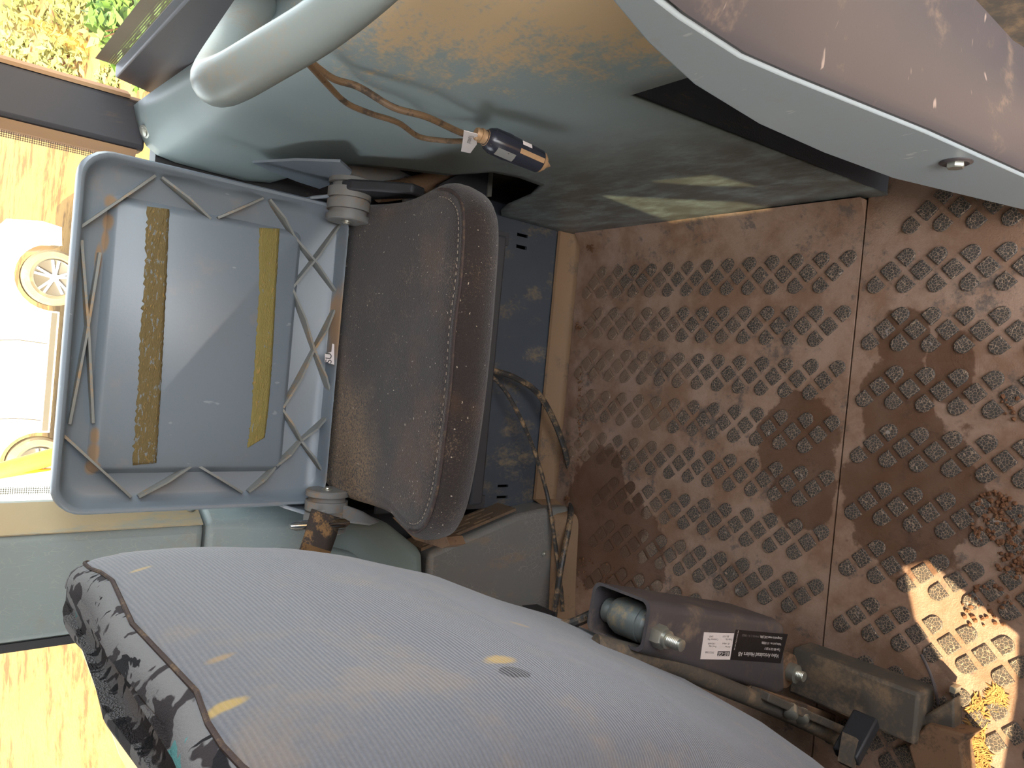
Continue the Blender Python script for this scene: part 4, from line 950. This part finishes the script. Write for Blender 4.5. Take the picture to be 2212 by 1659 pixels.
tag(MB().tube(catmull([at(1745,1470,1,0.60), at(1830,1512,1,0.56), at(1930,1565,1,0.50), at(2010,1620,1,0.46), at(2060,1680,1,0.44)], 6), 0.013, 14).build('rubber_hose', MAT['rail']), 'thick dusty hose curving beside the seat base rail', 'hose')
tag(MB().tube(catmull([at(1205,1352,1,0.70), at(1240,1345,1,0.68), at(1285,1325,1,0.665), at(1330,1310,1,0.655)], 6), 0.007, 10).build('short_hose', MAT['cable']), 'short black hose running into the top of the box bracket', 'hose')
pts = pp(((1165,1325),(1200,1322),(1205,1345),(1180,1345)), 1, 0.95); o = MB().prism(pts, (0,0.05,0)).build('cover_clip', MAT['black'], ds); bevel(o, 0.002)

# ------------------------------------------------------------------ litter on the floor
tw = MB().tube(catmull([at(1990,1414,2,0.012), at(2003,1440,2,0.018), at(2018,1480,2,0.018), at(2026,1520,2,0.006)], 4), 0.0022, 8).build('twig', MAT['bracket']); tag(tw, 'thin dark twig leaning beside the seat base rail', 'twig')
def crumbs(name, spots, m, label, rmin, rmax, long=1.0):
    mb = MB()
    for cx, cy, rx, ry, n in spots:
        for k in range(n):
            a_, rr = random.uniform(0, 6.283), math.sqrt(random.random()); p = at(cx + rx*rr*math.cos(a_), cy + ry*rr*math.sin(a_), 2, 0.002)
            r = random.uniform(rmin, rmax); q = random.uniform(0, 6.283); u = Vector((math.cos(q), math.sin(q), random.uniform(-.2,.2)))
            w = Vector((-u.y, u.x, 0)); mb.lathe(p - u*r*long, u, [(0, r*0.3), (r*0.7*long, r), (r*1.5*long, r*0.8), (r*2*long, r*0.2)], 5)
    o = mb.build(name, m); tag(o, label, 'debris', None, 'stuff'); return o
crumbs('soil_crumbs', [(2150,1120,60,60,110),(2190,1200,40,50,60),(2130,1310,60,50,40),(2180,880,30,40,10)], MAT['soil'], 'loose brown soil crumbs on the near mat', 0.0012, 0.004)
crumbs('soil_crumbs', [(1252,900,8,120,60),(1280,1240,60,40,50),(1225,1080,6,8,20),(1275,535,8,10,30),(1250,705,6,10,24)], MAT['soil'], 'scattered soil crumbs along the back edge of the far mat', 0.0010, 0.003)
crumbs('dry_grass_debris', [(2110,1560,22,60,160),(2105,1640,35,40,150),(2150,1510,22,28,120)], MAT['straw'], 'dry grass trodden into the sunlit corner of the mat', 0.0009, 0.0016, 5.0)

# ------------------------------------------------------------------ outside
GZ = -0.9
g = MB(); N = 60
vs = []; 
for j in range(N+1):
    for i in range(N+1):
        x = -40 + 90*i/N; y = -20 + 90*j/N
        vs.append((x, y, GZ + 0.05*mnoise.noise(Vector((x*0.6, y*0.6, 1)))))
g.add(vs, [(j*(N+1)+i, j*(N+1)+i+1, (j+1)*(N+1)+i+1, (j+1)*(N+1)+i) for j in range(N) for i in range(N)])
o = g.build('ground', MAT['earth'], None, 1.5); tag(o, 'sunlit dry earth and straw outside the cab', 'ground', None, 'structure')
def foliage(mb, c, r, n, ls):
    for k in range(n):
        u = Vector((random.gauss(0,1), random.gauss(0,1), random.gauss(0,1))).normalized()*random.uniform(.5,1)
        p = Vector(c) + Vector((u.x*r[0], u.y*r[1], abs(u.z)*r[2]))
        d = Vector((random.gauss(0,1), random.gauss(0,1), random.gauss(0,.6))).normalized(); w = d.orthogonal().normalized(); w.rotate(Matrix.Rotation(random.uniform(0,6.28), 3, d))
        l = ls*random.uniform(.6,1.3)
        mb.add([p - d*l, p + w*l*0.35, p + d*l, p - w*l*0.35], [(0,1,2,3)])
def bush(px, py, r, n, ls, m, label, depth):
    c = at(px, py, 2, GZ); t = empty('bush', c, label, 'bush', 'bushes outside the right-hand window')
    mb = MB(); foliage(mb, c, r, n, ls); mb.build('foliage', m, t)
    st = MB()
    for k in range(7):
        a_ = random.uniform(0, 6.28); st.tube([c, c + Vector((math.cos(a_)*r[0]*.3, math.sin(a_)*r[1]*.3, r[2]*.5)), c + Vector((math.cos(a_)*r[0]*.6, math.sin(a_)*r[1]*.6, r[2]*.8))], [0.02,0.014,0.006], 6)
    st.build('stems', MAT['soil'], t)
bush(350, 60, (0.75, 0.75, 0.75), 1500, 0.11, MAT['leaf'], 'leafy bright green bush nearest the right-hand window', 0)
bush(160, 120, (1.3, 1.6, 0.6), 1500, 0.10, MAT['grass'], 'yellow-green grassy shrub behind the leafy bush', 0)
bush(60, 20, (2.0, 3.0, 0.5), 1200, 0.16, MAT['grass'], 'dry straw-coloured shrub farthest from the window', 0)
bush(245, 190, (0.5, 0.5, 0.22), 700, 0.07, MAT['grass'], 'low tuft of pale grass below the leafy bush', 0)
# parked white car
CYF = 12.4
wheel_c = at(102, 598, 1, CYF); wx, wz, wr = wheel_c.x, GZ + 0.40, 0.40
car = empty('parked_car', (wx - 1.6, CYF + 0.9, GZ), 'white parked car with silver spoked wheel seen through the side window', 'car')
def car_pt(x, z): return (x, 0, z)
xr = wx + 0.75                                                # rear end of the car
body = [(xr, GZ+0.45), (xr, GZ+1.0), (xr-0.10, GZ+1.10)]
prof = [(xr-0.02, GZ+0.36), (xr+0.02, GZ+0.60), (xr-0.03, GZ+1.02), (xr-0.15, GZ+1.08), (xr-4.3, GZ+1.02), (xr-4.55, GZ+0.90), (xr-4.6, GZ+0.40)]
arch = lambda cx: [(cx - 0.48*math.cos(math.radians(a)), GZ + 0.40 + 0.48*math.sin(math.radians(a))) for a in range(-8, 189, 14)]
wx2 = wx - 2.7
poly = prof + [(wx2-0.48, GZ+0.30)] + arch(wx2) + [(wx2+0.48, GZ+0.30), (wx-0.48, GZ+0.30)] + arch(wx) + [(wx+0.48, GZ+0.34)]
o = MB().prism([(x, CYF, z) for x, z in poly], (0, 1.75, 0)).build('body', MAT['carwhite'], car); bevel(o, 0.04, 3)
cab = [(xr-0.20, GZ+1.05), (xr-0.55, GZ+1.66), (xr-2.6, GZ+1.70), (xr-3.5, GZ+1.04)]
o = MB().prism([(x, CYF+0.04, z) for x, z in cab], [Vector((x, CYF+1.70, z)) for x, z in cab]).build('cabin', MAT['carwhite'], car); bevel(o, 0.05, 3)
for q in ([(xr-0.42, GZ+1.10), (xr-0.66, GZ+1.56), (xr-1.35, GZ+1.60), (xr-1.35, GZ+1.08)], [(xr-1.43, GZ+1.08), (xr-1.43, GZ+1.60), (xr-2.5, GZ+1.62), (xr-3.15, GZ+1.08)]):
    MB().prism([(x, CYF+0.025, z) for x, z in q], (0, 0.02, 0)).build('side_window', MAT['cardark'], car)
for x_ in (wx, wx2):
    w = MB().lathe((x_, CYF+0.02, GZ+0.40), (0,1,0), [(0.0,0.26),(-0.02,0.30),(-0.01,0.37),(0.02,0.40),(0.20,0.40),(0.22,0.36)], 36).build('wheel', MAT['tyre'], car)
    MB().lathe((x_, CYF+0.00, GZ+0.40), (0,-1,0), [(0,0.265),(0.012,0.255),(0.004,0.235),(0.0,0.05)], 36).build('wheel_dish', MAT['cardark'], w)
    for k in range(10):
        a_ = 2*math.pi*(k//2)/5 + (0.16 if k % 2 else -0.16); p0 = Vector((x_+0.05*math.cos(a_), CYF-0.012, GZ+0.40+0.05*math.sin(a_))); p1 = Vector((x_+0.25*math.cos(a_), CYF-0.010, GZ+0.40+0.25*math.sin(a_)))
        u = (p1-p0).normalized(); MB().obox((p0+p1)/2, (p1-p0)/2, Vector((0,0.012,0)), u.cross(Vector((0,1,0)))*0.016).build('spoke', MAT['alloy'], w)
    MB().lathe((x_, CYF-0.015, GZ+0.40), (0,-1,0), [(-0.01,0.06),(0.006,0.055),(0.012,0.03)], 16).build('hub_cap', MAT['alloy'], w)
for x_ in (wx-0.95, wx-2.05):
    MB().tube([(x_, CYF-0.002, GZ+0.42), (x_+0.02, CYF-0.002, GZ+0.75), (x_-0.01, CYF-0.002, GZ+1.03)], 0.008, 6).build('door_gap', MAT['cardark'], car)
    o = MB().box(x_-0.32, x_-0.12, CYF-0.035, CYF+0.01, GZ+0.80, GZ+0.83).build('door_handle', MAT['carwhite'], car); bevel(o, 0.008)
MB().box(wx-2.2, wx-0.5, CYF-0.02, CYF+0.02, GZ+0.33, GZ+0.40).build('sill', MAT['cardark'], car)
# yellow rail, and pale sheet standing for a glass reflection, left of the car
a, b = at(-40,1030,1,5.0), at(170,970,1,5.0)
o = MB().tube([a, b], 0.05, 12).build('guard_rail', MAT['yellow']); tag(o, 'yellow guard rail outside the window left of the car', 'rail')
for t in (0.05, 0.95):
    q = a.lerp(b, t); MB().tube([q, (q.x, q.y, GZ)], 0.035, 10).build('rail_post', MAT['yellow'], o)
pts = pp(((-20,1040),(130,1015),(130,1100),(-20,1110)), 1, 4.6)
o = MB().prism(pts, (0,0.03,0)).build('reflection_panel', MAT['bluegrey']); tag(o, 'pale blue panel standing in for a reflection at the lower window edge', 'panel')
p0 = (pts[2] + pts[3])/2; MB().box(p0.x-0.03, p0.x+0.03, 4.6, 4.63, GZ-0.05, p0.z).build('reflection_panel_post', MAT['bluegrey'], o)
# flat grey sheet outside the front side window
pts = pp(((178,1405),(262,1640),(330,1760),(330,1405)), 1, 2.6)
o = MB().prism(pts, (0,0.03,0)).build('grey_sheet', MAT['tyre']); tag(o, 'flat grey sheet outside behind the driver seat top', 'sheet')
